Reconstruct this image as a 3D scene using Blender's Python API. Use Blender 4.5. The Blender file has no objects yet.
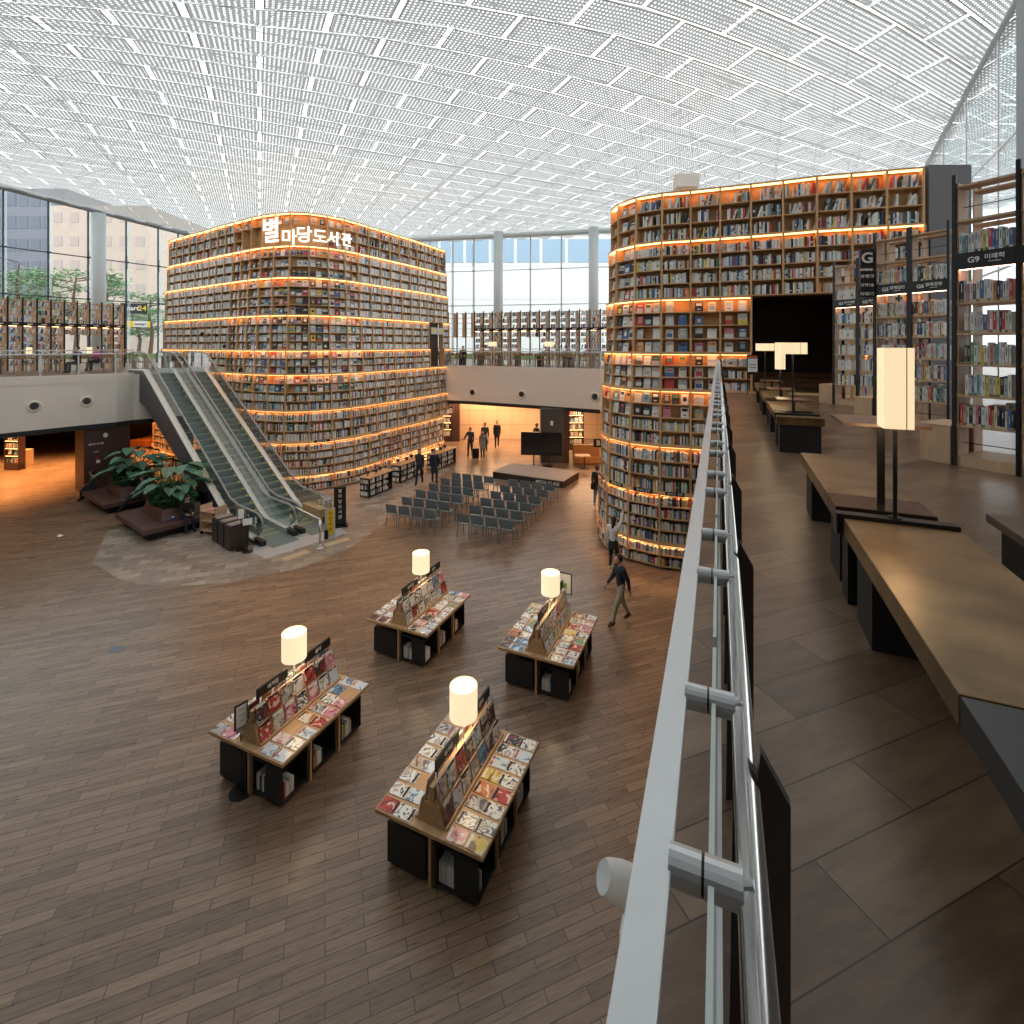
import bpy, math, random
from mathutils import Vector, Matrix, noise
R = random.Random(7)
sc = bpy.context.scene
COL = sc.collection
F, CX, HY, CZ, MEZ = 500.0, 512.0, 345.0, 6.6, 5.25

# ---------------------------------------------------------------- camera, sky, exposure
cam_data = bpy.data.cameras.new('camera')
cam_data.sensor_width = 36.0
cam_data.lens = 36.0 * F / 1024
cam_data.shift_y = -(512 - HY) / 1024
cam_data.clip_start = 0.02
cam_data.clip_end = 400
cam = bpy.data.objects.new('camera', cam_data)
COL.objects.link(cam)
cam.location = (0, 0, CZ)
cam.rotation_euler = (math.pi / 2, 0, 0)
sc.camera = cam
sc.view_settings.view_transform = 'Standard'
sc.view_settings.look = 'None'
sc.view_settings.gamma = 1
sc.view_settings.exposure = 0.2
sc.view_settings.use_curve_mapping = False
wd = bpy.data.worlds.new('sky')
sc.world = wd
wd.use_nodes = True
nt = wd.node_tree
bg = nt.nodes['Background']
tc = nt.nodes.new('ShaderNodeTexCoord')
sx = nt.nodes.new('ShaderNodeSeparateXYZ')
rp = nt.nodes.new('ShaderNodeValToRGB')
nt.links.new(tc.outputs['Generated'], sx.inputs[0])
nt.links.new(sx.outputs['Z'], rp.inputs[0])
nt.links.new(rp.outputs[0], bg.inputs[0])
rp.color_ramp.elements[0].position = 0.0
rp.color_ramp.elements[0].color = (0.93, 0.96, 0.98, 1)
rp.color_ramp.elements[1].position = 0.6
rp.color_ramp.elements[1].color = (0.90, 0.965, 0.985, 1)
bg.inputs[1].default_value = 1.85


def area(name, loc, rot, sx_, sy_, power, color):
    l = bpy.data.lights.new(name, 'AREA')
    l.shape = 'RECTANGLE'
    l.size, l.size_y, l.energy, l.color = sx_, sy_, power, color
    o = bpy.data.objects.new(name, l)
    COL.objects.link(o)
    o.location, o.rotation_euler = loc, rot
    return o


WARM = (1.0, 0.47, 0.17)
# downlights in the low ceiling under the mezzanine
area('downlights_left', (-25.8, 24.0, 2.9), (0, 0, 0.25), 9, 9, 1350, WARM).data.spread = 1.7
area('downlights_left_back', (-21.0, 29.5, 2.9), (0, 0, 0.2), 6, 6, 420, WARM).data.spread = 1.9
area('downlights_back', (0.5, 32.8, 2.9), (0, 0, -0.4), 11, 3.0, 780, (1.0, 0.62, 0.36))
area('downlights_right', (6.5, 24.0, 2.9), (0, 0, -0.4), 5, 4, 240, WARM)
area('downlights_alcove', (7.9, 16.3, 8.0), (0, 0, -0.3), 1.6, 0.8, 3, WARM)


# ---------------------------------------------------------------- helpers
def P(x, y, z):
    d = F * (CZ - z) / (y - HY)
    return Vector(((x - CX) / F * d, d, z))


def PD(x, y, d):
    return Vector(((x - CX) / F * d, d, CZ - (y - HY) / F * d))


MATS = {}


def mat(name, col, rough=0.5, metal=0.0, emit=None, es=0.0, spec=None, nz=0.0, nscale=8.0):
    if name in MATS:
        return MATS[name]
    m = bpy.data.materials.new(name)
    m.use_nodes = True
    t = m.node_tree
    b = t.nodes['Principled BSDF']
    b.inputs['Base Color'].default_value = (*col, 1)
    b.inputs['Roughness'].default_value = rough
    b.inputs['Metallic'].default_value = metal
    if spec is not None:
        b.inputs['Specular IOR Level'].default_value = spec
    if emit:
        b.inputs['Emission Color'].default_value = (*emit, 1)
        b.inputs['Emission Strength'].default_value = es
    if nz > 0:
        tcn = t.nodes.new('ShaderNodeTexCoord')
        n = t.nodes.new('ShaderNodeTexNoise')
        n.inputs['Scale'].default_value = nscale
        n.inputs['Detail'].default_value = 4
        t.links.new(tcn.outputs['Object'], n.inputs['Vector'])
        mr = t.nodes.new('ShaderNodeMapRange')
        mr.inputs['To Min'].default_value = 1 - nz
        mr.inputs['To Max'].default_value = 1 + nz
        mx = t.nodes.new('ShaderNodeVectorMath')
        mx.operation = 'SCALE'
        mx.inputs[0].default_value = col
        t.links.new(n.outputs['Fac'], mr.inputs['Value'])
        t.links.new(mr.outputs[0], mx.inputs['Scale'])
        t.links.new(mx.outputs[0], b.inputs['Base Color'])
    MATS[name] = m
    return m


def wood(name, c1, c2, rough=0.45, stretch=(1.2, 14, 14), rotz=0.0, spec=0.5):
    m = mat(name, c1, rough, spec=spec)
    t = m.node_tree
    b = t.nodes['Principled BSDF']
    tcn = t.nodes.new('ShaderNodeTexCoord')
    mp = t.nodes.new('ShaderNodeMapping')
    mp.inputs['Scale'].default_value = stretch
    mp.inputs['Rotation'].default_value = (0, 0, rotz)
    n = t.nodes.new('ShaderNodeTexNoise')
    n.inputs['Scale'].default_value = 1.6
    n.inputs['Detail'].default_value = 6
    r = t.nodes.new('ShaderNodeValToRGB')
    r.color_ramp.elements[0].position = 0.3
    r.color_ramp.elements[1].position = 0.7
    r.color_ramp.elements[0].color = (*c1, 1)
    r.color_ramp.elements[1].color = (*c2, 1)
    t.links.new(tcn.outputs['Object'], mp.inputs[0])
    t.links.new(mp.outputs[0], n.inputs['Vector'])
    t.links.new(n.outputs['Fac'], r.inputs[0])
    t.links.new(r.outputs[0], b.inputs['Base Color'])
    return m


def plank_mat(name, yaw, w, h, cols, mortar, rough, msize=0.004, bump=0.25, grain=(3, 40, 1), spec=0.5):
    """brick pattern of boards whose long side runs at `yaw` degrees from +Y towards +X"""
    m = bpy.data.materials.new(name)
    m.use_nodes = True
    MATS[name] = m
    t = m.node_tree
    b = t.nodes['Principled BSDF']
    g = t.nodes.new('ShaderNodeNewGeometry')
    mp = t.nodes.new('ShaderNodeMapping')
    mp.inputs['Rotation'].default_value = (0, 0, -(math.pi / 2 - math.radians(yaw)))
    br = t.nodes.new('ShaderNodeTexBrick')
    br.offset = 0.5
    br.inputs['Scale'].default_value = 1
    br.inputs['Brick Width'].default_value = w
    br.inputs['Row Height'].default_value = h
    br.inputs['Mortar Size'].default_value = msize
    br.inputs['Mortar Smooth'].default_value = 0.1
    br.inputs['Bias'].default_value = 0
    br.inputs['Color1'].default_value = (0, 0, 0, 1)
    br.inputs['Color2'].default_value = (1, 1, 1, 1)
    br.inputs['Mortar'].default_value = (0.5, 0.5, 0.5, 1)
    t.links.new(g.outputs['Position'], mp.inputs[0])
    t.links.new(mp.outputs[0], br.inputs['Vector'])
    mp2 = t.nodes.new('ShaderNodeMapping')
    mp2.inputs['Scale'].default_value = grain
    sc_ = t.nodes.new('ShaderNodeVectorMath')
    sc_.operation = 'MULTIPLY_ADD'
    sc_.inputs[1].default_value = (7, 7, 7)
    t.links.new(br.outputs['Color'], sc_.inputs[0])
    t.links.new(mp.outputs[0], sc_.inputs[2])
    t.links.new(sc_.outputs[0], mp2.inputs[0])
    n = t.nodes.new('ShaderNodeTexNoise')
    n.inputs['Scale'].default_value = 1
    n.inputs['Detail'].default_value = 5
    n.inputs['Roughness'].default_value = 0.6
    t.links.new(mp2.outputs[0], n.inputs['Vector'])
    # fac = 0.55*brick + 0.6*noise - 0.1
    a = t.nodes.new('ShaderNodeMath'); a.operation = 'MULTIPLY_ADD'
    a.inputs[1].default_value = 0.36
    a.inputs[2].default_value = -0.08
    t.links.new(br.outputs['Color'], a.inputs[0])
    a2 = t.nodes.new('ShaderNodeMath'); a2.operation = 'MULTIPLY_ADD'
    a2.inputs[1].default_value = 0.85
    t.links.new(n.outputs['Fac'], a2.inputs[0])
    t.links.new(a.outputs[0], a2.inputs[2])
    r = t.nodes.new('ShaderNodeValToRGB')
    els = r.color_ramp.elements
    while len(els) < len(cols):
        els.new(0.5)
    for i, c in enumerate(cols):
        els[i].position = 0.15 + 0.7 * i / (len(cols) - 1)
        els[i].color = (*c, 1)
    t.links.new(a2.outputs[0], r.inputs[0])
    mx = t.nodes.new('ShaderNodeMix'); mx.data_type = 'RGBA'
    t.links.new(br.outputs['Fac'], mx.inputs['Factor'])
    t.links.new(r.outputs[0], mx.inputs['A'])
    mx.inputs['B'].default_value = (*mortar, 1)
    t.links.new(mx.outputs['Result'], b.inputs['Base Color'])
    ra = t.nodes.new('ShaderNodeMath'); ra.operation = 'MULTIPLY_ADD'
    ra.inputs[1].default_value = 0.15
    ra.inputs[2].default_value = rough - 0.07
    t.links.new(n.outputs['Fac'], ra.inputs[0])
    t.links.new(ra.outputs[0], b.inputs['Roughness'])
    b.inputs['Specular IOR Level'].default_value = spec
    bp = t.nodes.new('ShaderNodeBump')
    bp.inputs['Strength'].default_value = bump
    bp.inputs['Distance'].default_value = 0.003
    inv = t.nodes.new('ShaderNodeMath'); inv.operation = 'SUBTRACT'
    inv.inputs[0].default_value = 1
    t.links.new(br.outputs['Fac'], inv.inputs[1])
    t.links.new(inv.outputs[0], bp.inputs['Height'])
    t.links.new(bp.outputs[0], b.inputs['Normal'])
    return m


def glass(name, tint=(0.9, 0.97, 0.96), gl=0.12, rough=0.02):
    m = bpy.data.materials.new(name)
    m.use_nodes = True
    MATS[name] = m
    t = m.node_tree
    t.nodes.remove(t.nodes['Principled BSDF'])
    out = t.nodes['Material Output']
    tr = t.nodes.new('ShaderNodeBsdfTransparent')
    tr.inputs[0].default_value = (*tint, 1)
    g = t.nodes.new('ShaderNodeBsdfGlossy')
    g.inputs['Roughness'].default_value = rough
    lw = t.nodes.new('ShaderNodeFresnel')
    lw.inputs['IOR'].default_value = 1.45
    mm = t.nodes.new('ShaderNodeMath'); mm.operation = 'MULTIPLY_ADD'
    mm.inputs[1].default_value = 0.6
    mm.inputs[2].default_value = gl * 0.2
    t.links.new(lw.outputs[0], mm.inputs[0])
    mx = t.nodes.new('ShaderNodeMixShader')
    t.links.new(mm.outputs[0], mx.inputs[0])
    t.links.new(tr.outputs[0], mx.inputs[1])
    t.links.new(g.outputs[0], mx.inputs[2])
    t.links.new(mx.outputs[0], out.inputs[0])
    return m


class MB:
    def __init__(s):
        s.v, s.f, s.m, s.c, s.uv = [], [], [], [], []

    def poly(s, pts, m=0, c=None):
        i = len(s.v)
        s.v += [tuple(p) for p in pts]
        s.f.append(tuple(range(i, i + len(pts))))
        s.m.append(m)
        s.c.append(c)

    def hexa(s, p, m=0, c=None, topc=None):
        """8 points: bottom ring 0-3, top ring 4-7"""
        i = len(s.v)
        s.v += [tuple(q) for q in p]
        for f in ((3, 2, 1, 0), (4, 5, 6, 7), (0, 1, 5, 4), (1, 2, 6, 5), (2, 3, 7, 6), (3, 0, 4, 7)):
            s.f.append(tuple(i + k for k in f))
            s.m.append(m)
            s.c.append(c)
        return s

    def box(s, c, d, m=0, rz=0.0, col=None, rx=0.0, ry=0.0):
        """centre, full dimensions, rotation about z (then tilt)"""
        c = Vector(c)
        M = Matrix.Rotation(rz, 3, 'Z') @ Matrix.Rotation(ry, 3, 'Y') @ Matrix.Rotation(rx, 3, 'X')
        h = [x / 2 for x in d]
        pts = []
        for z in (-h[2], h[2]):
            for x, y in ((-h[0], -h[1]), (h[0], -h[1]), (h[0], h[1]), (-h[0], h[1])):
                pts.append(c + M @ Vector((x, y, z)))
        return s.hexa(pts, m, col)

    def b0(s, x0, x1, y0, y1, z0, z1, m=0, col=None):
        return s.box(((x0 + x1) / 2, (y0 + y1) / 2, (z0 + z1) / 2), (abs(x1 - x0), abs(y1 - y0), abs(z1 - z0)), m, col=col)

    def tube(s, path, r, n=8, m=0, caps=True, radii=None, c=None):
        path = [Vector(p) for p in path]
        k = len(path)
        rings = []
        up = None
        for i, p in enumerate(path):
            d = (path[min(i + 1, k - 1)] - path[max(i - 1, 0)]).normalized()
            if up is None:
                a = Vector((0, 0, 1)) if abs(d.z) < 0.9 else Vector((1, 0, 0))
                u = d.cross(a).normalized()
            else:
                u = (up - d * up.dot(d)).normalized()
            up = u
            w = d.cross(u)
            rr = radii[i] if radii else r
            b = len(s.v)
            for j in range(n):
                an = 2 * math.pi * j / n
                s.v.append(tuple(p + (u * math.cos(an) + w * math.sin(an)) * rr))
            rings.append(b)
        for i in range(k - 1):
            for j in range(n):
                j2 = (j + 1) % n
                s.f.append((rings[i] + j, rings[i] + j2, rings[i + 1] + j2, rings[i + 1] + j))
                s.m.append(m)
                s.c.append(c)
        if caps:
            s.f.append(tuple(rings[0] + j for j in reversed(range(n)))); s.m.append(m); s.c.append(c)
            s.f.append(tuple(rings[-1] + j for j in range(n))); s.m.append(m); s.c.append(c)
        return s

    def lathe(s, prof, c=(0, 0, 0), n=20, m=0, close=True, mats=None):
        c = Vector(c)
        rings = []
        for r, z in prof:
            b = len(s.v)
            for j in range(n):
                an = 2 * math.pi * j / n
                s.v.append((c.x + r * math.cos(an), c.y + r * math.sin(an), c.z + z))
            rings.append(b)
        for i in range(len(prof) - 1):
            for j in range(n):
                j2 = (j + 1) % n
                s.f.append((rings[i] + j, rings[i] + j2, rings[i + 1] + j2, rings[i + 1] + j))
                s.m.append(mats[i] if mats else m)
                s.c.append(None)
        if close:
            s.f.append(tuple(rings[0] + j for j in reversed(range(n)))); s.m.append(m); s.c.append(None)
            s.f.append(tuple(rings[-1] + j for j in range(n))); s.m.append(mats[-1] if mats else m); s.c.append(None)
        return s

    def prism(s, poly, z0, z1, m=0, ms=None):
        """vertical prism over a plan polygon"""
        n = len(poly)
        i = len(s.v)
        s.v += [(p[0], p[1], z0) for p in poly] + [(p[0], p[1], z1) for p in poly]
        s.f.append(tuple(i + k for k in reversed(range(n)))); s.m.append(m); s.c.append(None)
        s.f.append(tuple(i + n + k for k in range(n))); s.m.append(m); s.c.append(None)
        for k in range(n):
            k2 = (k + 1) % n
            s.f.append((i + k, i + k2, i + n + k2, i + n + k)); s.m.append(ms if ms is not None else m); s.c.append(None)
        return s

    def ball(s, c, r, n=10, m=0, sc_=(1, 1, 1)):
        c = Vector(c)
        k = max(4, n // 2)
        prof = [(max(1e-4, math.sin(math.pi * i / k)), -math.cos(math.pi * i / k)) for i in range(k + 1)]
        b = len(s.v)
        s.lathe([(a * r, z * r) for a, z in prof], (0, 0, 0), n, m, close=False)
        for q in range(b, len(s.v)):
            x, y, z = s.v[q]
            s.v[q] = (c.x + x * sc_[0], c.y + y * sc_[1], c.z + z * sc_[2])
        return s

    def build(s, name, mats, parent=None, world=False, smooth=False, uv=None, bevel=0.0):
        if not isinstance(mats, (list, tuple)):
            mats = [mats]
        me = bpy.data.meshes.new(name)
        v = s.v
        if world and parent is not None:
            Mi = (Matrix.Translation(parent.location) @ Matrix.Rotation(parent.rotation_euler.z, 4, 'Z')).inverted()
            v = [tuple(Mi @ Vector(p)) for p in v]
        me.from_pydata(v, [], s.f)
        for m_ in mats:
            me.materials.append(m_)
        me.polygons.foreach_set('material_index', s.m)
        if smooth:
            me.polygons.foreach_set('use_smooth', [True] * len(s.f))
        if any(c is not None for c in s.c):
            at = me.color_attributes.new('tint', 'FLOAT_COLOR', 'CORNER')
            buf = []
            for f, c in zip(s.f, s.c):
                c = c or (0.8, 0.8, 0.8)
                buf += [c[0], c[1], c[2], 1.0] * len(f)
            at.data.foreach_set('color', buf)
        if uv is not None:
            l = me.uv_layers.new(name='UVMap')
            l.data.foreach_set('uv', uv)
        me.update()
        o = bpy.data.objects.new(name, me)
        COL.objects.link(o)
        if parent is not None:
            o.parent = parent
        if bevel > 0:
            bm = o.modifiers.new('bevel', 'BEVEL')
            bm.width = bevel
            bm.segments = 2
            bm.limit_method = 'ANGLE'
        return o


def tag(o, label=None, cat=None, group=None, kind=None):
    if label: o['label'] = label
    if cat: o['category'] = cat
    if group: o['group'] = group
    if kind: o['kind'] = kind
    return o


def thing(name, label, cat, loc=(0, 0, 0), rz=0.0, group=None):
    o = bpy.data.objects.new(name, None)
    COL.objects.link(o)
    o.location = loc
    o.rotation_euler = (0, 0, rz)
    o.empty_display_size = 0.1
    return tag(o, label, cat, group)


def struct(o):
    o['kind'] = 'structure'
    return o


def dup(root, loc, rz=None, label=None, group=None, scale=None):
    def cp(o, par):
        c = o.copy()
        COL.objects.link(c)
        c.parent = par
        for ch in o.children:
            cp(ch, c)
        return c
    r = cp(root, None)
    r.location = loc
    if rz is not None: r.rotation_euler = (0, 0, rz)
    if scale is not None: r.scale = scale
    if label: r['label'] = label
    if group: r['group'] = group
    return r


def text_part(name, txt, size, m, parent, loc, rot, ext=0.004, bold=0.0, align='CENTER', world=True):
    cu = bpy.data.curves.new(name, 'FONT')
    cu.body = txt
    cu.size = size
    cu.extrude = ext
    cu.offset = bold
    cu.align_x = align
    cu.align_y = 'CENTER'
    cu.resolution_u = 3
    to = bpy.data.objects.new(name + '_src', cu)
    COL.objects.link(to)
    dg = bpy.context.evaluated_depsgraph_get()
    me = bpy.data.meshes.new_from_object(to.evaluated_get(dg))
    COL.objects.unlink(to)
    bpy.data.objects.remove(to)
    me.materials.clear()
    me.materials.append(m)
    o = bpy.data.objects.new(name, me)
    COL.objects.link(o)
    M = Matrix.Translation(loc) @ rot.to_4x4()
    if parent is not None:
        o.parent = parent
        if world:
            M = (Matrix.Translation(parent.location) @ Matrix.Rotation(parent.rotation_euler.z, 4, 'Z')).inverted() @ M
    o.matrix_basis = M
    return o


def upright(yaw):
    """rotation for text that stands upright and reads along direction yaw (radians from +X)"""
    return Matrix.Rotation(yaw, 3, 'Z') @ Matrix.Rotation(math.pi / 2, 3, 'X')


def ordinal(i):
    return ['first', 'second', 'third', 'fourth', 'fifth', 'sixth', 'seventh', 'eighth', 'ninth', 'tenth', 'eleventh', 'twelfth',
            'thirteenth', 'fourteenth', 'fifteenth', 'sixteenth', 'seventeenth', 'eighteenth', 'nineteenth', 'twentieth',
            'twenty-first', 'twenty-second', 'twenty-third', 'twenty-fourth', 'twenty-fifth', 'twenty-sixth', 'twenty-seventh', 'twenty-eighth'][i]


# ---------------------------------------------------------------- materials
M_floor = plank_mat('ground_planks', 69.5, 0.84, 0.134, [(0.108, 0.068, 0.042), (0.182, 0.117, 0.073), (0.26, 0.171, 0.108), (0.345, 0.234, 0.152)], (0.02, 0.013, 0.01), 0.29, 0.004, spec=0.65)
M_stone = plank_mat('stone_paving', 69.5, 0.62, 0.31, [(0.15, 0.115, 0.088), (0.30, 0.235, 0.18), (0.48, 0.39, 0.305)], (0.10, 0.08, 0.065), 0.42, 0.004, grain=(2.5, 5, 1))
M_mez = plank_mat('mezzanine_planks', 69.5, 0.80, 0.19, [(0.080, 0.046, 0.027), (0.145, 0.088, 0.053), (0.215, 0.137, 0.085), (0.29, 0.195, 0.125)], (0.035, 0.024, 0.018), 0.31, 0.0022, grain=(3.5, 17, 1), spec=0.5)
M_oak = wood('shelf_oak', (0.60, 0.36, 0.17), (0.70, 0.44, 0.22), 0.5, (1, 1, 14))
M_oak2 = wood('table_oak', (0.50, 0.30, 0.14), (0.60, 0.38, 0.20), 0.42, (14, 1.2, 14))
M_pale = wood('pale_oak', (0.55, 0.36, 0.22), (0.66, 0.45, 0.29), 0.5, (14, 14, 1.2))
M_brass = wood('aged_brass_top', (0.14, 0.085, 0.034), (0.34, 0.215, 0.10), 0.34, (2.2, 2.2, 2.2))
M_brass.node_tree.nodes['Principled BSDF'].inputs['Metallic'].default_value = 0.55
M_black = mat('black_metal', (0.012, 0.012, 0.013), 0.42, 0.2)
M_blackmatt = mat('black_lacquer', (0.016, 0.015, 0.016), 0.55)
M_white = mat('white_paint', (0.80, 0.78, 0.74), 0.6)
M_fascia = mat('fascia_plaster', (0.85, 0.80, 0.72), 0.75, nz=0.03, nscale=0.6)
M_darkwall = mat('dark_wall', (0.045, 0.032, 0.028), 0.6, nz=0.1, nscale=2)
M_brownwall = mat('brown_panel', (0.075, 0.035, 0.028), 0.45)
M_steel = mat('brushed_steel', (0.72, 0.71, 0.69), 0.15, 1.0)
M_steel2 = mat('satin_steel', (0.62, 0.64, 0.65), 0.42, 0.85, nz=0.06, nscale=12)
M_greymet = mat('grey_metal', (0.32, 0.33, 0.34), 0.45, 0.3)
M_column = mat('grey_column', (0.60, 0.63, 0.63), 0.5)
M_led = mat('led_strip', (1, 0.6, 0.3), 0.5, emit=(1.0, 0.44, 0.15), es=5.4)
M_ledsoft = mat('led_strip_soft', (1, 0.6, 0.3), 0.5, emit=(1.0, 0.46, 0.17), es=10.0)
M_shade = mat('lamp_shade', (0.9, 0.78, 0.55), 0.8, emit=(1.0, 0.80, 0.50), es=0.8)
M_shadetop = mat('lamp_diffuser', (1, 0.9, 0.7), 0.8, emit=(1.0, 0.88, 0.66), es=0.95)
M_glass = glass('clear_glass')
M_winglass = glass('window_glass', (0.98, 0.99, 0.99), 0.02)
M_glassedge = mat('glass_edge', (0.55, 0.62, 0.58), 0.15)
M_sign = mat('sign_letters', (1, 1, 1), 0.5, emit=(1.0, 0.88, 0.72), es=1.3)
M_whitetext = mat('white_lettering', (0.85, 0.85, 0.82), 0.5)
M_yellow = mat('yellow_vinyl', (0.85, 0.62, 0.03), 0.5)
M_orange = mat('orange_upholstery', (0.50, 0.13, 0.03), 0.6)
M_tan = mat('tan_leather', (0.36, 0.17, 0.06), 0.5)
M_planter = mat('brown_planter', (0.115, 0.055, 0.044), 0.42, nz=0.08, nscale=3)
M_beige = mat('beige_wall', (0.62, 0.42, 0.26), 0.6)
M_stagegrey = mat('stage_carpet', (0.36, 0.31, 0.275), 0.85, nz=0.1, nscale=30)
M_chair = mat('grey_plastic_shell', (0.155, 0.195, 0.21), 0.38)
M_chairleg = mat('grey_chair_leg', (0.16, 0.20, 0.22), 0.35, 0.5)
M_soil = mat('soil', (0.03, 0.02, 0.015), 0.9)
M_leaf = mat('broad_leaf', (0.075, 0.19, 0.115), 0.42, nz=0.3, nscale=6)
M_leafd = mat('small_leaf', (0.055, 0.145, 0.055), 0.5, nz=0.4, nscale=9)
M_leaft = mat('pine_leaf', (0.20, 0.33, 0.17), 0.7, nz=0.4, nscale=3)
M_bark = mat('bark', (0.16, 0.10, 0.07), 0.9)

mb_ = bpy.data.materials.new('book_covers')
mb_.use_nodes = True
t_ = mb_.node_tree
a_ = t_.nodes.new('ShaderNodeAttribute')
a_.attribute_name = 'tint'
t_.links.new(a_.outputs['Color'], t_.nodes['Principled BSDF'].inputs['Base Color'])
t_.nodes['Principled BSDF'].inputs['Roughness'].default_value = 0.5
M_books = mb_


# ================================================================ the hall
def roof_z(x, y):
    yy = max(y, 4.0)
    e = max(0.0, 21.7 - 1.17 * yy - 0.1 * x)
    z = 8.95 - 0.016 * e * e * min(1.0, max(0.0, (4.0 - x) / 10.0))
    z += 0.012 * min(max(x, 0.0), 12.0) * max(0.0, 20.0 - yy)
    z += 0.0066 * max(0.0, -x - 20) ** 2
    return CZ + max(z, 5.6)


def panel_mat():
    m = bpy.data.materials.new('perforated_panel')
    m.use_nodes = True
    t = m.node_tree
    t.nodes.remove(t.nodes['Principled BSDF'])
    out = t.nodes['Material Output']
    uv = t.nodes.new('ShaderNodeUVMap'); uv.uv_map = 'UVMap'
    sp = t.nodes.new('ShaderNodeSeparateXYZ')
    t.links.new(uv.outputs[0], sp.inputs[0])

    def stripe(sock, period, duty):
        a = t.nodes.new('ShaderNodeMath'); a.operation = 'DIVIDE'; a.inputs[1].default_value = period
        f = t.nodes.new('ShaderNodeMath'); f.operation = 'FRACT'
        g = t.nodes.new('ShaderNodeMath'); g.operation = 'LESS_THAN'; g.inputs[1].default_value = duty
        t.links.new(sock, a.inputs[0]); t.links.new(a.outputs[0], f.inputs[0]); t.links.new(f.outputs[0], g.inputs[0])
        return g.outputs[0]
    s1 = stripe(sp.outputs['X'], 0.125, 0.42)
    s2 = stripe(sp.outputs['Y'], 0.13, 0.42)
    an = t.nodes.new('ShaderNodeMath'); an.operation = 'MULTIPLY'
    t.links.new(s1, an.inputs[0]); t.links.new(s2, an.inputs[1])
    tr = t.nodes.new('ShaderNodeBsdfTransparent')
    df = t.nodes.new('ShaderNodeBsdfDiffuse'); df.inputs[0].default_value = (0.74, 0.74, 0.72, 1)
    tl = t.nodes.new('ShaderNodeBsdfTranslucent'); tl.inputs[0].default_value = (0.38, 0.40, 0.405, 1)
    m1 = t.nodes.new('ShaderNodeMixShader'); m1.inputs[0].default_value = 0.42
    m2 = t.nodes.new('ShaderNodeMixShader')
    t.links.new(df.outputs[0], m1.inputs[1]); t.links.new(tl.outputs[0], m1.inputs[2])
    t.links.new(an.outputs[0], m2.inputs[0])
    t.links.new(m1.outputs[0], m2.inputs[1]); t.links.new(tr.outputs[0], m2.inputs[2])
    t.links.new(m2.outputs[0], out.inputs[0])
    return m


M_panel = panel_mat()
M_frame = mat('panel_frame', (0.62, 0.60, 0.57), 0.6)
M_truss = mat('roof_truss', (0.72, 0.73, 0.73), 0.6)
lx, ly, nx_, ny_ = 0.893, 0.451, -0.451, 0.893


def plan(s, t):
    return (s * nx_ + t * lx, s * ny_ + t * ly)


def inside(x, y):
    return -42 < x < 32 and -9 < y < 46 and (y < 41.6 - 0.21 * x + 1.0) and (x > -45.5 + 0.516 * (y - 4))


def rpt(s, t, dz=0.0):
    x, y = plan(s, t)
    return Vector((x, y, roof_z(x, y) + dz))


pm, fm = MB(), MB()
uvs = []
RW, PL = 1.177, 3.1
for r in range(-32, 34):
    s0 = 12.3 - RW / 2 + RW * r
    for c in range(-14, 16):
        t0 = (c + (0.5 if r % 2 else 0.0)) * PL
        x, y = plan(s0 + RW / 2, t0 + PL / 2)
        if not inside(x, y):
            continue
        a, b, u, w = s0 + 0.04, s0 + RW - 0.04, t0 + 0.08, t0 + PL - 0.08
        k = 2
        for q in range(k):
            u0, u1 = u + (w - u) * q / k, u + (w - u) * (q + 1) / k
            pm.poly([rpt(a, u0), rpt(a, u1), rpt(b, u1), rpt(b, u0)], 1 if y < 5 else 0)
            uvs += [u0, a, u1, a, u1, b, u0, b]
        fw, dz = 0.035, -0.012
        for (a0, a1, b0, b1) in ((a, a + fw, u, w), (b - fw, b, u, w), (a, b, u, u + fw), (a, b, w - fw, w)):
            fm.poly([rpt(a0, b0, dz), rpt(a0, b1, dz), rpt(a1, b1, dz), rpt(a1, b0, dz)])
        # lattice bars of the louvre above
pm.build('ceiling', [M_panel, mat('light_block_panel', (0.3, 0.3, 0.29), 0.7)], uv=uvs)['kind'] = 'structure'  # unseen panels near the camera made solid and dark to dim the foreground
struct(fm.build('ceiling', M_frame))
tm = MB()
for r in range(-16, 16):
    for c in range(-10, 14):
        s, t = r * 2.354 + 1.1, c * 3.1
        x, y = plan(s, t)
        if not inside(x, y):
            continue
        lo = rpt(s, t, 0.35)
        hi = rpt(s + 1.177, t + 1.55, 1.7)
        for q in ((0, 0), (2.354, 0), (0, 3.1), (2.354, 3.1)):
            tm.tube([hi, rpt(s + q[0], t + q[1], 0.35)], 0.02, 3, caps=False)
        tm.tube([hi, rpt(s + 1.177 + 2.354, t + 1.55, 1.7)], 0.025, 3, caps=False)
        tm.tube([hi, rpt(s + 1.177, t + 4.65, 1.7)], 0.025, 3, caps=False)
struct(tm.build('ceiling', M_truss))
# the suspended white housing behind the right tower
th = thing('ceiling_housing', 'white box housing hanging from the roof above the right book tower', 'housing', PD(686, 183, 19.5))
m_ = MB(); m_.b0(-0.42, 0.42, -0.3, 0.3, -0.22, 0.28); m_.build('casing', M_white, th, bevel=0.01)
for k in (-0.25, 0.25):
    m_ = MB(); m_.tube([(k, 0, 0.28), (k, 0, roof_z(th.location.x, th.location.y) - th.location.z)], 0.007, 6); m_.build('hanger', M_white, th)

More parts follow.
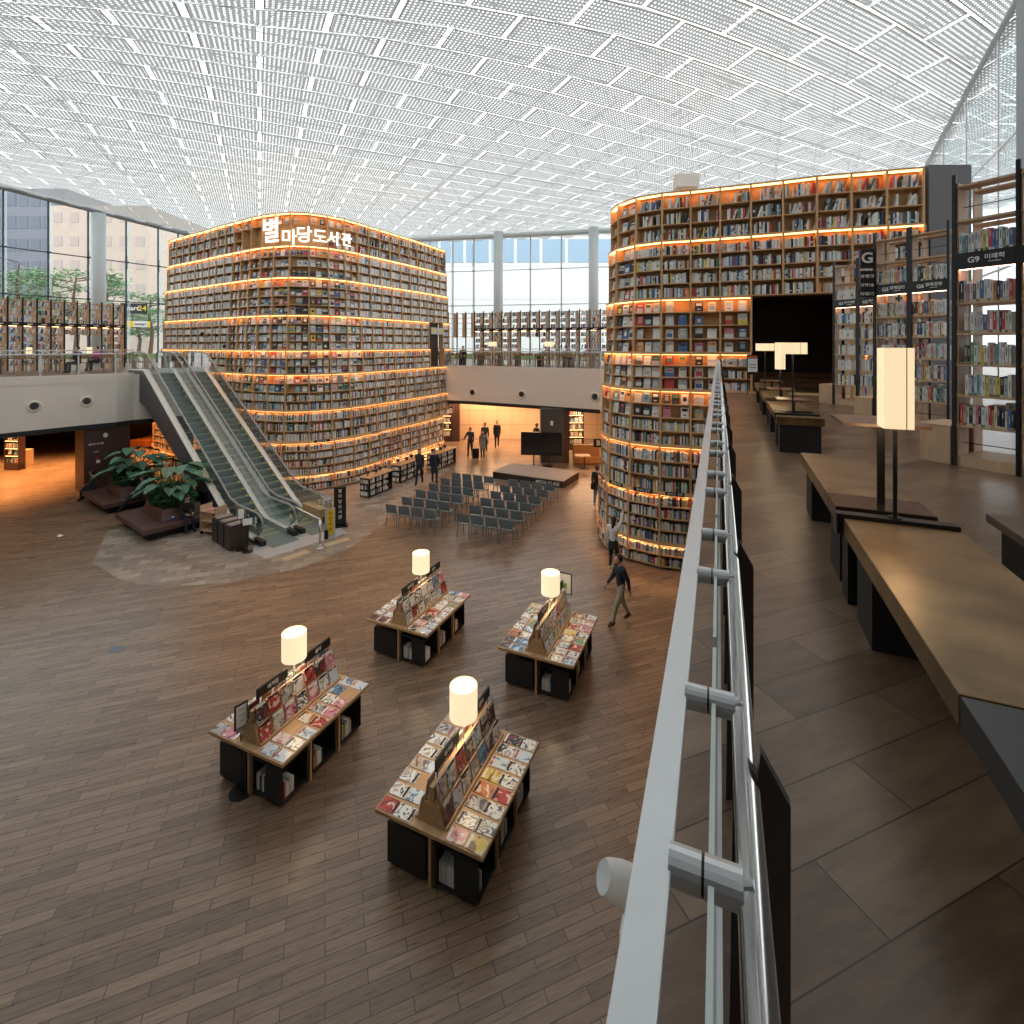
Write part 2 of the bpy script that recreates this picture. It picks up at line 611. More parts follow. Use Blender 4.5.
# ---- ground
g = MB(); g.poly([(-46, -9, 0), (30, -9, 0), (30, 48, 0), (-46, 48, 0)]); struct(g.build('floor', M_floor))
pst = [(107, 532), (99, 548), (93, 563), (118, 579), (140, 585), (165, 587), (230, 583), (300, 568), (345, 551), (372, 533), (398, 510), (420, 490), (450, 470), (440, 458), (300, 470), (200, 500)]
g = MB(); g.poly([P(x, y, 0.004) for x, y in pst]); struct(g.build('floor_stone', M_stone))

# ---- mezzanine slabs
LP = [(-23, -9), (-23, 10), (-21.6, 16.5), (-20.2, 19.7), (-18.8, 21.7), (-17.95, 22.7), (-17.7, 23.35), (-15.3, 25.6), (-13, 28), (-7, 32),
      (-5.98, 32.5), (-2.5, 31.1), (1.2, 29.1), (4.75, 27.0), (7, 24.6), (9, 20.5), (30, 20.5), (30, 48), (-46, 48), (-46, -9)]
RP = [(-3.93, -9), (-0.2, 0), (5.6, 14), (6.5, 16.5), (9, 20.5), (30, 20.5), (30, -9)]
M_soff = mat('soffit', (0.10, 0.075, 0.06), 0.7)
for nm, pl in (('mezzanine_floor', LP), ('mezzanine_floor', RP)):
    m_ = MB()
    m_.prism(pl, 3.02, MEZ - 0.012, 1, 0)
    struct(m_.build(nm, [M_fascia, M_soff]))
    m_ = MB(); m_.poly([(p[0], p[1], MEZ) for p in pl]); struct(m_.build('floor_upper', M_mez))
m_ = MB()   # black strip along the fascia's lower edge, soffit shade painted as colour
for pl in (LP[:14],):
    for a, b in zip(pl[:-1], pl[1:]):
        A, B = Vector((*a, 0)), Vector((*b, 0))
        d = (B - A).normalized(); nn = Vector((d.y, -d.x, 0)) * 0.02
        m_.hexa([Vector((q.x, q.y, z)) for z in (2.90, 3.1) for q in (A - nn * 4, B - nn * 4, B + nn, A + nn)])
struct(m_.build('soffit_shade_strip', M_blackmatt))
m_ = MB()   # plastered kerb the glass balustrades stand in
for pl in (LP[:7], LP[10:15]):
    for a, b in zip(pl[:-1], pl[1:]):
        A, B = Vector((*a, 0)), Vector((*b, 0))
        d = (B - A).normalized(); nn = Vector((d.y, -d.x, 0)) * 0.015
        m_.hexa([Vector((q.x, q.y, z)) for z in (MEZ - 0.3, MEZ + 0.06) for q in (A - nn * 8, B - nn * 8, B + nn, A + nn)])
struct(m_.build('trim_2', M_fascia))

# ---- perimeter below the mezzanine and unseen dark enclosure behind the camera, added to dim the foreground
m_ = MB()
m_.poly([(-46, 48, 0), (30, 48, 0), (30, 48, MEZ), (-46, 48, MEZ)])
m_.poly([(-46, -9, 0), (-46, 48, 0), (-46, 48, MEZ), (-46, -9, MEZ)])
m_.poly([(30, 48, 0), (30, -9, 0), (30, -9, MEZ), (30, 48, MEZ)])
struct(m_.build('wall_outer', M_darkwall))
m_ = MB(); m_.b0(-46, 30, -9.3, -9, 0, 14); struct(m_.build('wall_rear', M_darkwall))
m_ = MB(); m_.b0(-46.3, -46, -9, 6, MEZ, 16); struct(m_.build('wall_left', M_darkwall))
# warm beige wall of the passage under the back mezzanine
m_ = MB(); m_.b0(-9, 9, 35.2, 35.5, 0, 3.02)
for k in range(19):
    m_.b0(-9 + k - 0.01, -9 + k + 0.01, 35.185, 35.2, 0, 3.0, 1)
for z in (1.0, 2.0):
    m_.b0(-9, 9, 35.188, 35.2, z - 0.01, z + 0.01, 1)
struct(m_.build('wall_passage', [M_beige, mat('beige_joint', (0.35, 0.22, 0.13), 0.7)]))
m_ = MB(); m_.b0(-46, -20.5, 35.2, 35.5, 0, 3.02); m_.b0(-20.5, -20.2, 35.2, 40, 0, 3.02); m_.b0(-20.5, -9, 39.7, 40, 0, 3.02)
struct(m_.build('wall_lobby', mat('lobby_wall', (0.10, 0.06, 0.035), 0.5)))
# dark wall block under the left mezzanine
B0, B1 = Vector((-18.75, 21.9)), Vector((-17.72, 23.2))
dd = Vector((-(B1 - B0).y, (B1 - B0).x)).normalized() * 1.6
m_ = MB(); m_.prism([B0, B1, B1 + dd, B0 + dd], 0, 3.02); wb = struct(m_.build('wall_block', M_brownwall))
yw = math.atan2((B1 - B0).y, (B1 - B0).x)
nrm = Vector((dd.x, dd.y, 0)).normalized() * -0.012
tb = thing('wall_notice', 'small white lettering and icons on the brown wall beside the rear planter', 'notice', (B0.x + nrm.x, B0.y + nrm.y, 1.5), yw)
for k, (tx, z, s_) in enumerate((('별마당 도서관', 1.15, 0.15), ('도서관', 0.80, 0.1))):
    text_part('lettering', tx, s_ * 0.62, M_whitetext, tb, Vector((0.42, -0.004, z - 0.45)), upright(0), 0.002, 0.002, world=False)
m_ = MB(); m_.b0(0.42, 0.55, -0.012, 0, -0.15, -0.02); m_.build('notice_card', M_whitetext, tb)
m_ = MB(); m_.b0(0.42, 0.50, -0.012, 0, 0.05, 0.12); m_.build('button_plate', mat('red_plastic', (0.6, 0.05, 0.05), 0.5), tb)
m_ = MB(); m_.ball((0.75, -0.01, 1.05), 0.09, 10, sc_=(1, 0.1, 1.2)); m_.build('round_emblem', M_whitetext, tb)


# ---- glass curtain walls
def wallplane(A, B):
    A, B = Vector(A), Vector(B)

    def at(px):
        k = (px - CX) / F
        # A + t(B-A): x = k*y
        d = B - A
        t = (k * A.y - A.x) / (d.x - k * d.y)
        return t, A + d * t
    return at


def curtain(name, A, B, posts, heights, topf, ext, polem=M_greymet):
    """A,B plan points; posts list of t parameters; heights of transoms; ext=(t0,t1)"""
    A, B = Vector(A), Vector(B)
    d = B - A
    L = d.length
    u = d / L
    n = Vector((-u.y, u.x))
    P3 = lambda t, z, o=0.0: Vector((A.x + d.x * t + n.x * o, A.y + d.y * t + n.y * o, z))
    root = thing(name, None, None, (A.x, A.y, MEZ))
    del_ = [root]
    struct(root)
    t0, t1 = ext
    m = MB()
    bounds = sorted([t0] + list(posts) + [t1])
    zs = [MEZ] + list(heights)
    for a, b in zip(bounds[:-1], bounds[1:]):
        for i in range(len(zs)):
            z0 = zs[i]
            za = zs[i + 1] if i + 1 < len(zs) else topf(P3(a, 0))
            zb = zs[i + 1] if i + 1 < len(zs) else topf(P3(b, 0))
            m.poly([P3(a, z0), P3(b, z0), P3(b, zb), P3(a, za)])
    m.build('window_pane', M_winglass, root, world=True)
    m = MB()
    for t in posts:
        m.tube([P3(t, MEZ), P3(t, topf(P3(t, 0)))], 0.06 if name != 'window_3' else 0.022, 6)
        for z in heights:
            m.box(P3(t, z, -0.1), (0.28, 0.1, 0.1), rz=math.atan2(u.y, u.x))
            m.tube([P3(t, z - 0.5, -0.16), P3(t, z + 0.5, -0.16)], 0.02, 5)
    for z in heights:
        m.tube([P3(t0, z), P3(t1, z)], 0.04, 6)
    m.build('mullion', M_steel2 if name == 'window_3' else mat('dark_mullion', (0.10, 0.11, 0.12), 0.4, 0.5) if polem is M_greymet else polem, root, world=True)
    m = MB()
    N = 8
    m.tube([P3(t0 + (t1 - t0) * i / N, topf(P3(t0 + (t1 - t0) * i / N, 0)), -0.15) for i in range(N + 1)], 0.20 if name != 'window_3' else 0.22, 12)
    m.build('top_rail', M_column if name == 'window_2' else mat('pipe_grey', (0.30, 0.31, 0.32), 0.35, 0.3), root, world=True, smooth=True)
    m = MB()   # glass fins behind each post
    for t in posts:
        p0, p1 = P3(t, MEZ + 1), P3(t, topf(P3(t, 0)) - 0.3)
        q0, q1 = P3(t, MEZ + 1, -0.6), P3(t, topf(P3(t, 0)) - 0.3, -0.6)
        m.poly([p0, q0, q1, p1])
    m.build('glass_fin', MATS.get('fin_glass') or glass('fin_glass', (0.72, 0.84, 0.87), 0.5), root, world=True)
    m_ = m
    return root, P3


def flat_top(z):
    return lambda p: z


LA, LB = (-34.8, 25.0), (-24.0, 45.9)
la = wallplane(LA, LB)
toprail_left = lambda p: CZ + 9.8 - 0.075 * (p.y - 31)
lposts = [la(x)[0] for x in (-45, 3, 48, 88, 126, 158, 178)]
w1, L3 = curtain('window_1', LA, LB, lposts, (CZ + 3.2, CZ + 6.12), toprail_left, (-0.9, 1.0))
tL, pL = la(95)
m_ = MB(); m_.tube([(pL.x + 0.5, pL.y - 0.3, MEZ), (pL.x + 0.5, pL.y - 0.3, CZ + 9.2)], 0.42, 18); struct(m_.build('column', M_column, smooth=True))
BA, BB = (-24.0, 45.9), (26.0, 36.2)
# the back wall bends: frontal part
BA, BB = (-20.0, 44.2), (28.0, 34.1)
ba = wallplane(BA, BB)
bposts = [ba(x)[0] for x in (430, 453, 474, 530.5, 561.5, 620, 650)]
w2, B3 = curtain('window_2', BA, BB, bposts, (CZ + 3.2, CZ + 6.0), flat_top(CZ + 8.75), (-0.12, 1.0), polem=M_column)
for x in (498.5, 592.5):
    t, p = ba(x)
    m_ = MB(); m_.tube([(p.x, p.y - 0.5, MEZ), (p.x, p.y - 0.5, CZ + 9.0)], 0.38, 18); struct(m_.build('column', M_column, smooth=True))
# right glass wall
RA, RB = (6.92, 2.0), (21.2, 26.2)
t_r = [(y - 2.0) / 24.2 for y in (3.5, 5.6, 7.7, 9.8, 12.2, 15, 18, 21)]
w3, R3 = curtain('window_3', RA, RB, t_r, (MEZ + 3.6, MEZ + 7.2), lambda p: CZ + 9.4 - (p.y - 14.0) * 0.076, (0, 1.0))
ra = wallplane(RA, RB)
# pale column at the right edge of the picture
m_ = MB(); m_.b0(8.47, 9.1, 7.9, 8.4, MEZ, 14.5); struct(m_.build('column', mat('pale_column', (0.45, 0.50, 0.52), 0.4)))

# round wall spotlights in the fascia
def on_seg(px, segs):
    for a, b in segs:
        t, p = wallplane(a, b)(px)
        if -0.001 <= t <= 1.001:
            d = (Vector(b) - Vector(a)).normalized()
            return p, Vector((d.y, -d.x))
SEG = list(zip(LP[:-1], LP[1:]))
names = {34: 'leftmost, on the left mezzanine fascia', 86.7: 'nearest the escalators on the left fascia', 427: 'beside the hanging speaker on the back fascia', 472.5: 'left of the middle on the back fascia',
         521.7: 'above the stage on the back fascia', 595: 'beside the right book tower on the back fascia'}
for px, py in ((34, 406.5), (86.7, 401.5), (427, 390.5), (472.5, 392.5), (521.7, 394.5), (595, 397)):
    seg = SEG[:7] if px < 200 else SEG[9:15]
    p, n = on_seg(px, seg)
    loc = PD(px, py, p.y)
    an = math.atan2(n.y, n.x) + math.pi / 2
    t = thing('wall_nozzle', 'round black air nozzle with pale ring, ' + names[px], 'air nozzle', loc, an, 'round nozzles in the fascias')
    m_ = MB()
    r = 0.20 if px < 200 else 0.23
    ring = [(math.cos(a) * r, 0.0, math.sin(a) * r) for a in [2 * math.pi * i / 20 for i in range(20)]]
    s_ = len(m_.v)
    for rr, yy in ((1.25, 0.0), (1.15, -0.05), (0.95, -0.07), (0.7, 0.0)):
        m_.v += [(x * rr, yy, z * rr) for x, y, z in ring]
    for i in range(3):
        for j in range(20):
            j2 = (j + 1) % 20
            m_.f.append((i * 20 + j, i * 20 + j2, (i + 1) * 20 + j2, (i + 1) * 20 + j)); m_.m.append(0); m_.c.append(None)
    m_.build('ring', M_fascia, t, smooth=True)
    m_ = MB(); m_.tube([(0, 0.02, 0), (0, -0.055, 0.02)], r * 0.66, 14); m_.build('nozzle', M_black, t)

# ================================================================ book tower shelving
PAL = [((0.78, 0.78, 0.75), 26), ((0.62, 0.63, 0.62), 15), ((0.45, 0.50, 0.52), 8), ((0.03, 0.03, 0.035), 15), ((0.12, 0.10, 0.09), 6),
       ((0.55, 0.42, 0.28), 6), ((0.55, 0.06, 0.06), 4), ((0.07, 0.16, 0.36), 5), ((0.20, 0.40, 0.50), 5), ((0.10, 0.26, 0.16), 3),
       ((0.75, 0.58, 0.08), 2), ((0.70, 0.25, 0.32), 2), ((0.72, 0.30, 0.08), 2), ((0.70, 0.66, 0.52), 5)]
PALN = ['white', 'light grey', 'blue-grey', 'black', 'dark brown', 'tan', 'red', 'navy', 'teal', 'dark green', 'yellow', 'pink', 'orange', 'cream']
PC = [c for c, w in PAL]
PW = [w for c, w in PAL]
PW_pale = [40, 22, 12, 6, 3, 4, 2, 2, 4, 1, 1, 1, 1, 8]


def pick(pale=False):
    return R.choices(range(len(PC)), PW_pale if pale else PW)[0]


def jit(c, a=0.12):
    k = 1 + R.uniform(-a, a)
    return tuple(min(1, x * k) for x in c)


BK = MB()     # every book beyond the individually built ones


def book_row(a, b, n, H, kind='spine', fill=1.0, pale=False, depth=0.19, wmin=0.022, wmax=0.05, inset=0.03):
    """a,b: front-edge bottom points of the shelf; n: outward unit normal; H: clear height"""
    d = b - a
    L = d.length
    if L < 0.05: return
    u = d / L
    x = 0.02 + (0 if fill >= 0.95 else R.random() * L * (1 - fill) * 0.6)
    if kind == 'face':
        k = max(1, int(L / 0.27))
        gap = (L - 0.05) / k
        for i in range(k):
            if R.random() > fill: continue
            w = min(gap * 0.88, R.uniform(0.19, 0.26))
            h = min(H * 0.88, R.uniform(0.26, 0.33))
            c = jit(PC[pick()])
            p = a + u * (0.03 + gap * i + (gap - w) / 2) - n * (inset + 0.03)
            q = p + u * w
            lean = n * -0.05
            BK.hexa([p, q, q - n * 0.03, p - n * 0.03, p + lean + Vector((0, 0, h)), q + lean + Vector((0, 0, h)), q + lean - n * 0.03 + Vector((0, 0, h)), p + lean - n * 0.03 + Vector((0, 0, h))], 0, c)
            # printed picture and title block of the cover
            e = n * 0.004
            for (u0, u1, z0, z1) in R.choice((((0.12, 0.88, 0.15, 0.6), (0.2, 0.8, 0.72, 0.85)), ((0.0, 1.0, 0.0, 0.45), (0.15, 0.85, 0.6, 0.75)), ((0.25, 0.75, 0.3, 0.7), (0.2, 0.8, 0.8, 0.88)), ((0.15, 0.85, 0.62, 0.9), (0.3, 0.7, 0.2, 0.3)))):
                c2 = jit(PC[pick()])
                pts = []
                for (uu, zz) in ((u0, z0), (u1, z0), (u1, z1), (u0, z1)):
                    pts.append(p + u * (w * uu) + lean * zz + Vector((0, 0, h * zz)) + e)
                BK.poly(pts, 0, c2)
        return
    end = L - 0.02
    hb = R.uniform(0.6, 0.72)
    while x < end:
        if fill < 0.95 and R.random() < 0.08:
            x += R.uniform(0.1, 0.35) * L * 0.6
            continue
        w = R.uniform(wmin, wmax)
        if x + w > end: break
        h = min(H * 0.93, max(0.16, H * (hb + R.uniform(-0.07, 0.1))))
        dp = depth * R.uniform(0.75, 1)
        c = jit(PC[pick(pale)])
        p = a + u * x - n * (inset + (depth - dp) * 0.3)
        q = p + u * (w - 0.003)
        lean = u * (R.uniform(0.04, 0.12) if (fill < 0.95 and R.random() < 0.3) else 0)
        Z = Vector((0, 0, h))
        BK.hexa([p, q, q - n * dp, p - n * dp, p + lean + Z, q + lean + Z, q + lean - n * dp + Z, p + lean - n * dp + Z], 0, c)
        if R.random() < 0.35:
            e = n * 0.003
            z0 = R.uniform(0.15, 0.6); z1 = z0 + R.uniform(0.08, 0.25)
            c2 = PC[pick()]
            BK.poly([p + e + Vector((0, 0, h * z0)) + lean * z0, q + e + Vector((0, 0, h * z0)) + lean * z0, q + e + Vector((0, 0, h * z1)) + lean * z1, p + e + Vector((0, 0, h * z1)) + lean * z1], 0, c2)
        x += w


def catmull(pts, n=12):
    out = []
    P_ = [pts[0] * 2 - pts[1]] + pts + [pts[-1] * 2 - pts[-2]]
    for i in range(1, len(P_) - 2):
        a, b, c, d = P_[i - 1:i + 3]
        for j in range(n):
            t = j / n
            out.append(0.5 * ((2 * b) + (c - a) * t + (2 * a - 5 * b + 4 * c - d) * t * t + (3 * b - a - 3 * c + d) * t ** 3))
    out.append(pts[-1])
    return out


def tower(name, label, curve, levels, rows, off, colw, cellfn, sign=None):
    """curve: plan points listed left to right as seen from the hall (outward normal to the right of travel = towards the viewer)"""
    cv = catmull([Vector(p) for p in curve])
    acc = [0]
    for a, b in zip(cv[:-1], cv[1:]):
        acc.append(acc[-1] + (b - a).length)
    n = round(acc[-1] / colw)
    C, N = [], []
    for k in range(n + 1):
        s = acc[-1] * k / n
        i = 0
        while i < len(acc) - 2 and acc[i + 1] < s: i += 1
        f = (s - acc[i]) / max(1e-6, acc[i + 1] - acc[i])
        C.append(cv[i].lerp(cv[i + 1], f))
    for k in range(n + 1):
        d = (C[min(k + 1, n)] - C[max(k - 1, 0)]).normalized()
        N.append(Vector((d.y, -d.x)))
    root = thing(name, label, 'bookcase', (C[n // 2].x, C[n // 2].y, 0))
    V = lambda k, o, z: Vector((C[k].x + N[k].x * o, C[k].y + N[k].y * o, z))
    D = 0.30
    nb = len(rows)
    for i in range(nb):
        z0, z1 = levels[i], levels[i + 1]
        o = off[i]
        rh = (z1 - z0 - 0.05) / rows[i]
        runs, cur = [], []
        for k in range(n):
            if cellfn(i, 0, k, n) == 'open':
                if cur: runs.append(cur)
                cur = []
            else: cur.append(k)
        if cur: runs.append(cur)
        for run in runs:
            tier, led = MB(), MB()
            boards = [MB() for _ in range(rows[i])]
            for k in run:
                a0, b0 = V(k, o, z0), V(k + 1, o, z0)
                a1, b1 = V(k, o - D, z0), V(k + 1, o - D, z0)
                Z = lambda v, z: Vector((v.x, v.y, z))
                tier.poly([Z(a1, z0), Z(b1, z0), Z(b1, z1), Z(a1, z1)])
                # crown board of the tier, reaching back to the next tier
                ex = 0.03
                A, B = V(k, o + ex, 0), V(k + 1, o + ex, 0)
                A2, B2 = V(k, o - D - 0.25, 0), V(k + 1, o - D - 0.25, 0)
                tier.hexa([Z(A, z1 - 0.05), Z(B, z1 - 0.05), Z(B2, z1 - 0.05), Z(A2, z1 - 0.05), Z(A, z1), Z(B, z1), Z(B2, z1), Z(A2, z1)])
                # light strip tucked under the crown board
                A, B = V(k, o - 0.0, 0), V(k + 1, o - 0.0, 0)
                A2, B2 = V(k, o - 0.15, 0), V(k + 1, o - 0.15, 0)
                led.hexa([Z(A, z1 - 0.065), Z(B, z1 - 0.065), Z(B2, z1 - 0.065), Z(A2, z1 - 0.065), Z(A, z1 - 0.05), Z(B, z1 - 0.05), Z(B2, z1 - 0.05), Z(A2, z1 - 0.05)])
                for r in range(rows[i]):
                    zz = z0 + rh * r
                    s2 = cellfn(i, r, k, n)
                    if not (s2 == 'sign' and r > 0):
                        boards[r].hexa([Z(a0, zz), Z(b0, zz), Z(b1, zz), Z(a1, zz), Z(a0, zz + 0.03), Z(b0, zz + 0.03), Z(b1, zz + 0.03), Z(a1, zz + 0.03)])
                    if s2 in ('sign', 'none'): continue
                    nn = (N[k] + N[k + 1]).normalized()
                    n3 = Vector((nn.x, nn.y, 0))
                    u3 = (b0 - a0).normalized()
                    kd, fl, pale = s2
                    wm = (0.03, 0.06) if 'left' in name else (0.024, 0.05)
                    book_row(Z(a0, zz + 0.03) + u3 * 0.02, Z(b0, zz + 0.03) - u3 * 0.02, n3, rh - 0.03, kd, fl, pale, 0.2, 0.032, 0.062)
            for k in run + [run[-1] + 1]:
                t2 = 0.026
                d = Vector((-N[k].y, N[k].x, 0)) * t2
                a, b = V(k, o + 0.012, z0), V(k, o - D, z0)
                H = Vector((0, 0, z1 - z0 - 0.04))
                zs = Vector((0, 0, 0))
                tier.hexa([a - d, a + d, b + d, b - d, a - d + H, a + d + H, b + d + H, b - d + H])
            ti = tier.build('shelf_tier', M_oak, root, world=True)
            led.build('light_strip', M_led, ti).matrix_basis = Matrix.Translation(-root.location)
            for r in range(rows[i]):
                bo = boards[r].build('shelf_board', M_oak, ti)
                bo.matrix_basis = Matrix.Translation(-root.location)
    return root, C, N, V, n


ROWS = [2, 4, 3, 4, 3, 4, 4, 3, 3]
LEV = [0.06, 0.75, 2.22, 3.62, 5.27, 6.37, 8.0, 9.75, 11.22, 12.75]
# left tower
OFFL = [0.90, 0.87, 0.62, 0.53, 0.45, 0.35, 0.25, 0.15, 0.06]
CL = [(-20.6, 31.6), (-20.4, 29.8), (-18.6, 28.35), (-16.7, 27.06), (-15.2, 25.95), (-13.9, 25.08), (-11.9, 23.75), (-10.25, 23.16), (-9.45, 23.28),
      (-8.32, 24.2), (-7.6, 25.5), (-6.58, 27.6), (-5.75, 29.3), (-5.1, 30.85), (-4.4, 32.6)]


def cell_left(i, r, k, n):
    top = i == 8
    mid = 0.36 < k / n < 0.66
    if top and r < 2 and 0.425 < (k + 0.5) / n < 0.62: return 'sign'
    if i in (4, 5) and n - 3 <= k < n - 1: return 'open'
    if i in (4, 5) and k == 2: return 'open'
    if i < 2 and k >= n - 2: return 'open'
    if mid and i >= 3 and not (i == 3 and r < 2): return ('face', 0.82 if top else 0.97, False)
    if top: return ('spine', 0.8, False)
    return ('spine', 0.97, i >= 5 or R.random() < 0.35)


tl, CLp, NLp, VL, nL = tower('bookcase_tower_left', 'curved wooden book tower with illuminated tiers and white Korean letters, behind the escalators', CL, LEV, ROWS, OFFL, 0.83, cell_left)
tl.name = 'book_tower'
# right tower
OFFR = [0.50, 0.47, 0.38, 0.34, 0.28, 0.20, 0.12, 0.05]
CR = [(4.6, 20.2), (3.85, 18.4), (3.42, 16.8), (3.93, 15.62), (4.44, 15.25), (5.2, 15.0), (5.97, 14.7), (6.71, 14.4), (7.47, 14.1), (8.27, 13.7), (9.12, 13.45), (9.9, 13.22), (10.68, 13.0)]


def cell_right(i, r, k, n):
    kk = k - KR0          # column counted from the dark opening's left edge
    if i in (4, 5) and 0 <= kk < 3: return 'open'
    if i < 4 and kk >= 0: return 'none'
    if i == 7:
        if kk < -4: return ('face', 0.8, False)
        return ('spine', 0.62, False)
    if i == 6: return ('face', 0.97, False) if kk < -4 else ('spine', 0.97, False)
    if i in (4, 5): return ('face', 0.97, False) if not (i == 4 and kk >= -1) else ('spine', 0.95, True)
    if i == 3: return ('face', 0.95, False) if r >= 2 else ('spine', 0.95, False)
    return ('spine', 0.96, False)


KR0 = 99
# find the column whose left edge is nearest the opening (6.71, 14.4)
cv_ = catmull([Vector(p) for p in CR]); L_ = 0; best = None
for a, b in zip(cv_[:-1], cv_[1:]):
    L_ += (b - a).length
tot_ = L_; L_ = 0; nn_ = round(tot_ / 0.83); bd = 9
for a, b in zip(cv_[:-1], cv_[1:]):
    if (a - Vector((6.71, 14.4))).length < bd:
        bd = (a - Vector((6.71, 14.4))).length; best = L_
    L_ += (b - a).length
KR0 = round(best / tot_ * nn_)
tr_, CRp, NRp, VR, nR = tower('bookcase_tower_right', 'curved wooden book tower with a dark doorway on the upper level, right of the hall', CR, LEV[:9], ROWS[:8], OFFR, 0.83, cell_right)
tr_.name = 'book_tower'

# inner cores that close the towers
def core(V, n, zt, o):
    m = MB()
    back = []
    for k in range(n):
        m.poly([V(k, o, 0), V(k + 1, o, 0), V(k + 1, o, zt), V(k, o, zt)])
    return m
m_ = MB()
pl = [VL(k, -0.36, 0) for k in range(nL + 1)]
pl2 = [VL(k, -0.36, 0) for k in range(nL + 1)]
m_.prism([(p.x, p.y) for p in pl], LEV[6], LEV[9] - 0.06)
pl3 = [(p.x, p.y) for p in pl]
m_.prism(pl3, 0, LEV[4])
inner = [(VL(k, -0.36, 0).x, VL(k, -0.36, 0).y) for k in range(4, nL - 3)]
m_.prism(inner, LEV[4], LEV[6])
m_.build('core', M_oak, tl, world=True)
m_ = MB(); m_.poly([VL(k, 0.1, LEV[9] - 0.03) for k in range(nL + 1)]); m_.build('roof_board', M_oak, tl, world=True)
m_ = MB()
pr = [VR(k, -0.36, 0) for k in range(nR + 1)] + [Vector((12.0, 18.0, 0)), Vector((8, 20.5, 0))]
m_.prism([(p.x, p.y) for p in pr], LEV[6], LEV[8] - 0.06)
m_.prism([(VR(k, -0.36, 0).x, VR(k, -0.36, 0).y) for k in range(KR0 + 1)] + [(VR(KR0, -3.6, 0).x, VR(KR0, -3.6, 0).y)], 0, LEV[6])
m_.build('core', M_oak, tr_, world=True)
# ledge boards at the low tiers that carry book-title signs
M_ledge = M_oak
# dark room behind the opening
A = VR(KR0, -0.3, 0); B = VR(min(KR0 + 3, nR), -0.3, 0)
nn = Vector((-NRp[KR0].x, -NRp[KR0].y, 0)); uu = (B - A).normalized()
z0, z1 = MEZ, LEV[6]
A4, B4 = A, B + uu * 0.9
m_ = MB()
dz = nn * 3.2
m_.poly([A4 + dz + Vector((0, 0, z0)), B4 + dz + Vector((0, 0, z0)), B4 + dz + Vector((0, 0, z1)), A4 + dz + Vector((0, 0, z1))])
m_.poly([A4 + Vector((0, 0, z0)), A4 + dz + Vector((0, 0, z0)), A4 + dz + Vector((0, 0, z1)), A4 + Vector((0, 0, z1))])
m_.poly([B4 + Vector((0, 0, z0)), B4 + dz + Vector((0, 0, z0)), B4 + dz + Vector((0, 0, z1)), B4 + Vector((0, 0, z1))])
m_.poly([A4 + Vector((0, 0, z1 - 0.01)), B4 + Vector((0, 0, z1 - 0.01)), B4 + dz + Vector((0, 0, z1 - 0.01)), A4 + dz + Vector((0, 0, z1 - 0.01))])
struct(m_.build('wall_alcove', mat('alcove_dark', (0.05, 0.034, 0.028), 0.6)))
m_ = MB()
for k in range(3):   # wooden steps at the back of the alcove
    p = A4 + dz * (0.95 - k * 0.12); q = B4 + dz * (0.95 - k * 0.12)
    w = -nn * 0.3
    h = 0.42 - 0.14 * k
    m_.hexa([p + Vector((0, 0, z0)), q + Vector((0, 0, z0)), q + w + Vector((0, 0, z0)), p + w + Vector((0, 0, z0)),
             p + Vector((0, 0, z0 + h)), q + Vector((0, 0, z0 + h)), q + w + Vector((0, 0, z0 + h)), p + w + Vector((0, 0, z0 + h))])
tag(m_.build('wooden_steps', wood('step_wood', (0.22, 0.10, 0.045), (0.30, 0.15, 0.07), 0.5)), 'low wooden steps at the back of the dark alcove in the right book tower', 'steps')
# grey return wall right of the tower
m_ = MB(); m_.b0(10.80, 11.9, 12.95, 13.6, MEZ, LEV[8] + 0.05); struct(m_.build('wall_return', mat('return_grey', (0.17, 0.165, 0.175), 0.7)))

# illuminated Korean sign on the left tower: letters from pixel centres
sgn = thing('illuminated_sign', 'white glowing Korean letters near the top of the left book tower', 'sign', VL(nL // 2, 0.2, 11.9))
for ch, px, py, sz in (('별', 270.8, 232.3, 1.25), ('마', 289, 238.2, 0.78), ('당', 304, 235.6, 0.80), ('도', 320.0, 237.4, 0.74), ('서', 333.2, 239.3, 0.70), ('관', 346.6, 240.8, 0.68)):
    best = None
    for k in range(nL):
        for j in range(10):
            p = VL(k, 0.12, 0).lerp(VL(k + 1, 0.12, 0), j / 10)
            e = abs(CX + F * p.x / p.y - px)
            if p.y < 30 and (best is None or e < best[0]):
                best = (e, p, k)
    e, p, k = best
    d = (CLp[k + 1] - CLp[k]).normalized()
    loc = PD(px, py, p.y)
    text_part('letter', ch, sz, M_sign, sgn, loc, upright(math.atan2(d.y, d.x)), 0.03, 0.008 * sz / 0.9)


# ================================================================ escalators
ESC = thing('escalator', 'left escalator with grey-green steps rising to the upper level, beside the planters', 'escalator', (-8.22, 16.45, 0), math.atan2(0.613, -0.79), 'pair of escalators')
# local +X runs up the incline direction, local -Y is the p direction (towards the book tower)
M_truss2 = mat('truss_cladding', (0.085, 0.085, 0.09), 0.5)
M_deck = mat('escalator_deck', (0.88, 0.85, 0.80), 0.4, 0.2)
M_step = mat('escalator_step', (0.19, 0.235, 0.22), 0.45, 0.2)
M_hand = mat('handrail_rubber', (0.30, 0.29, 0.30), 0.35)
X0, X1, XT, RISE = 2.05, 11.2, 13.3, MEZ
SL = RISE / (X1 - X0)


def zl(x):
    return 0 if x < X0 else (RISE if x > X1 else (x - X0) * SL)


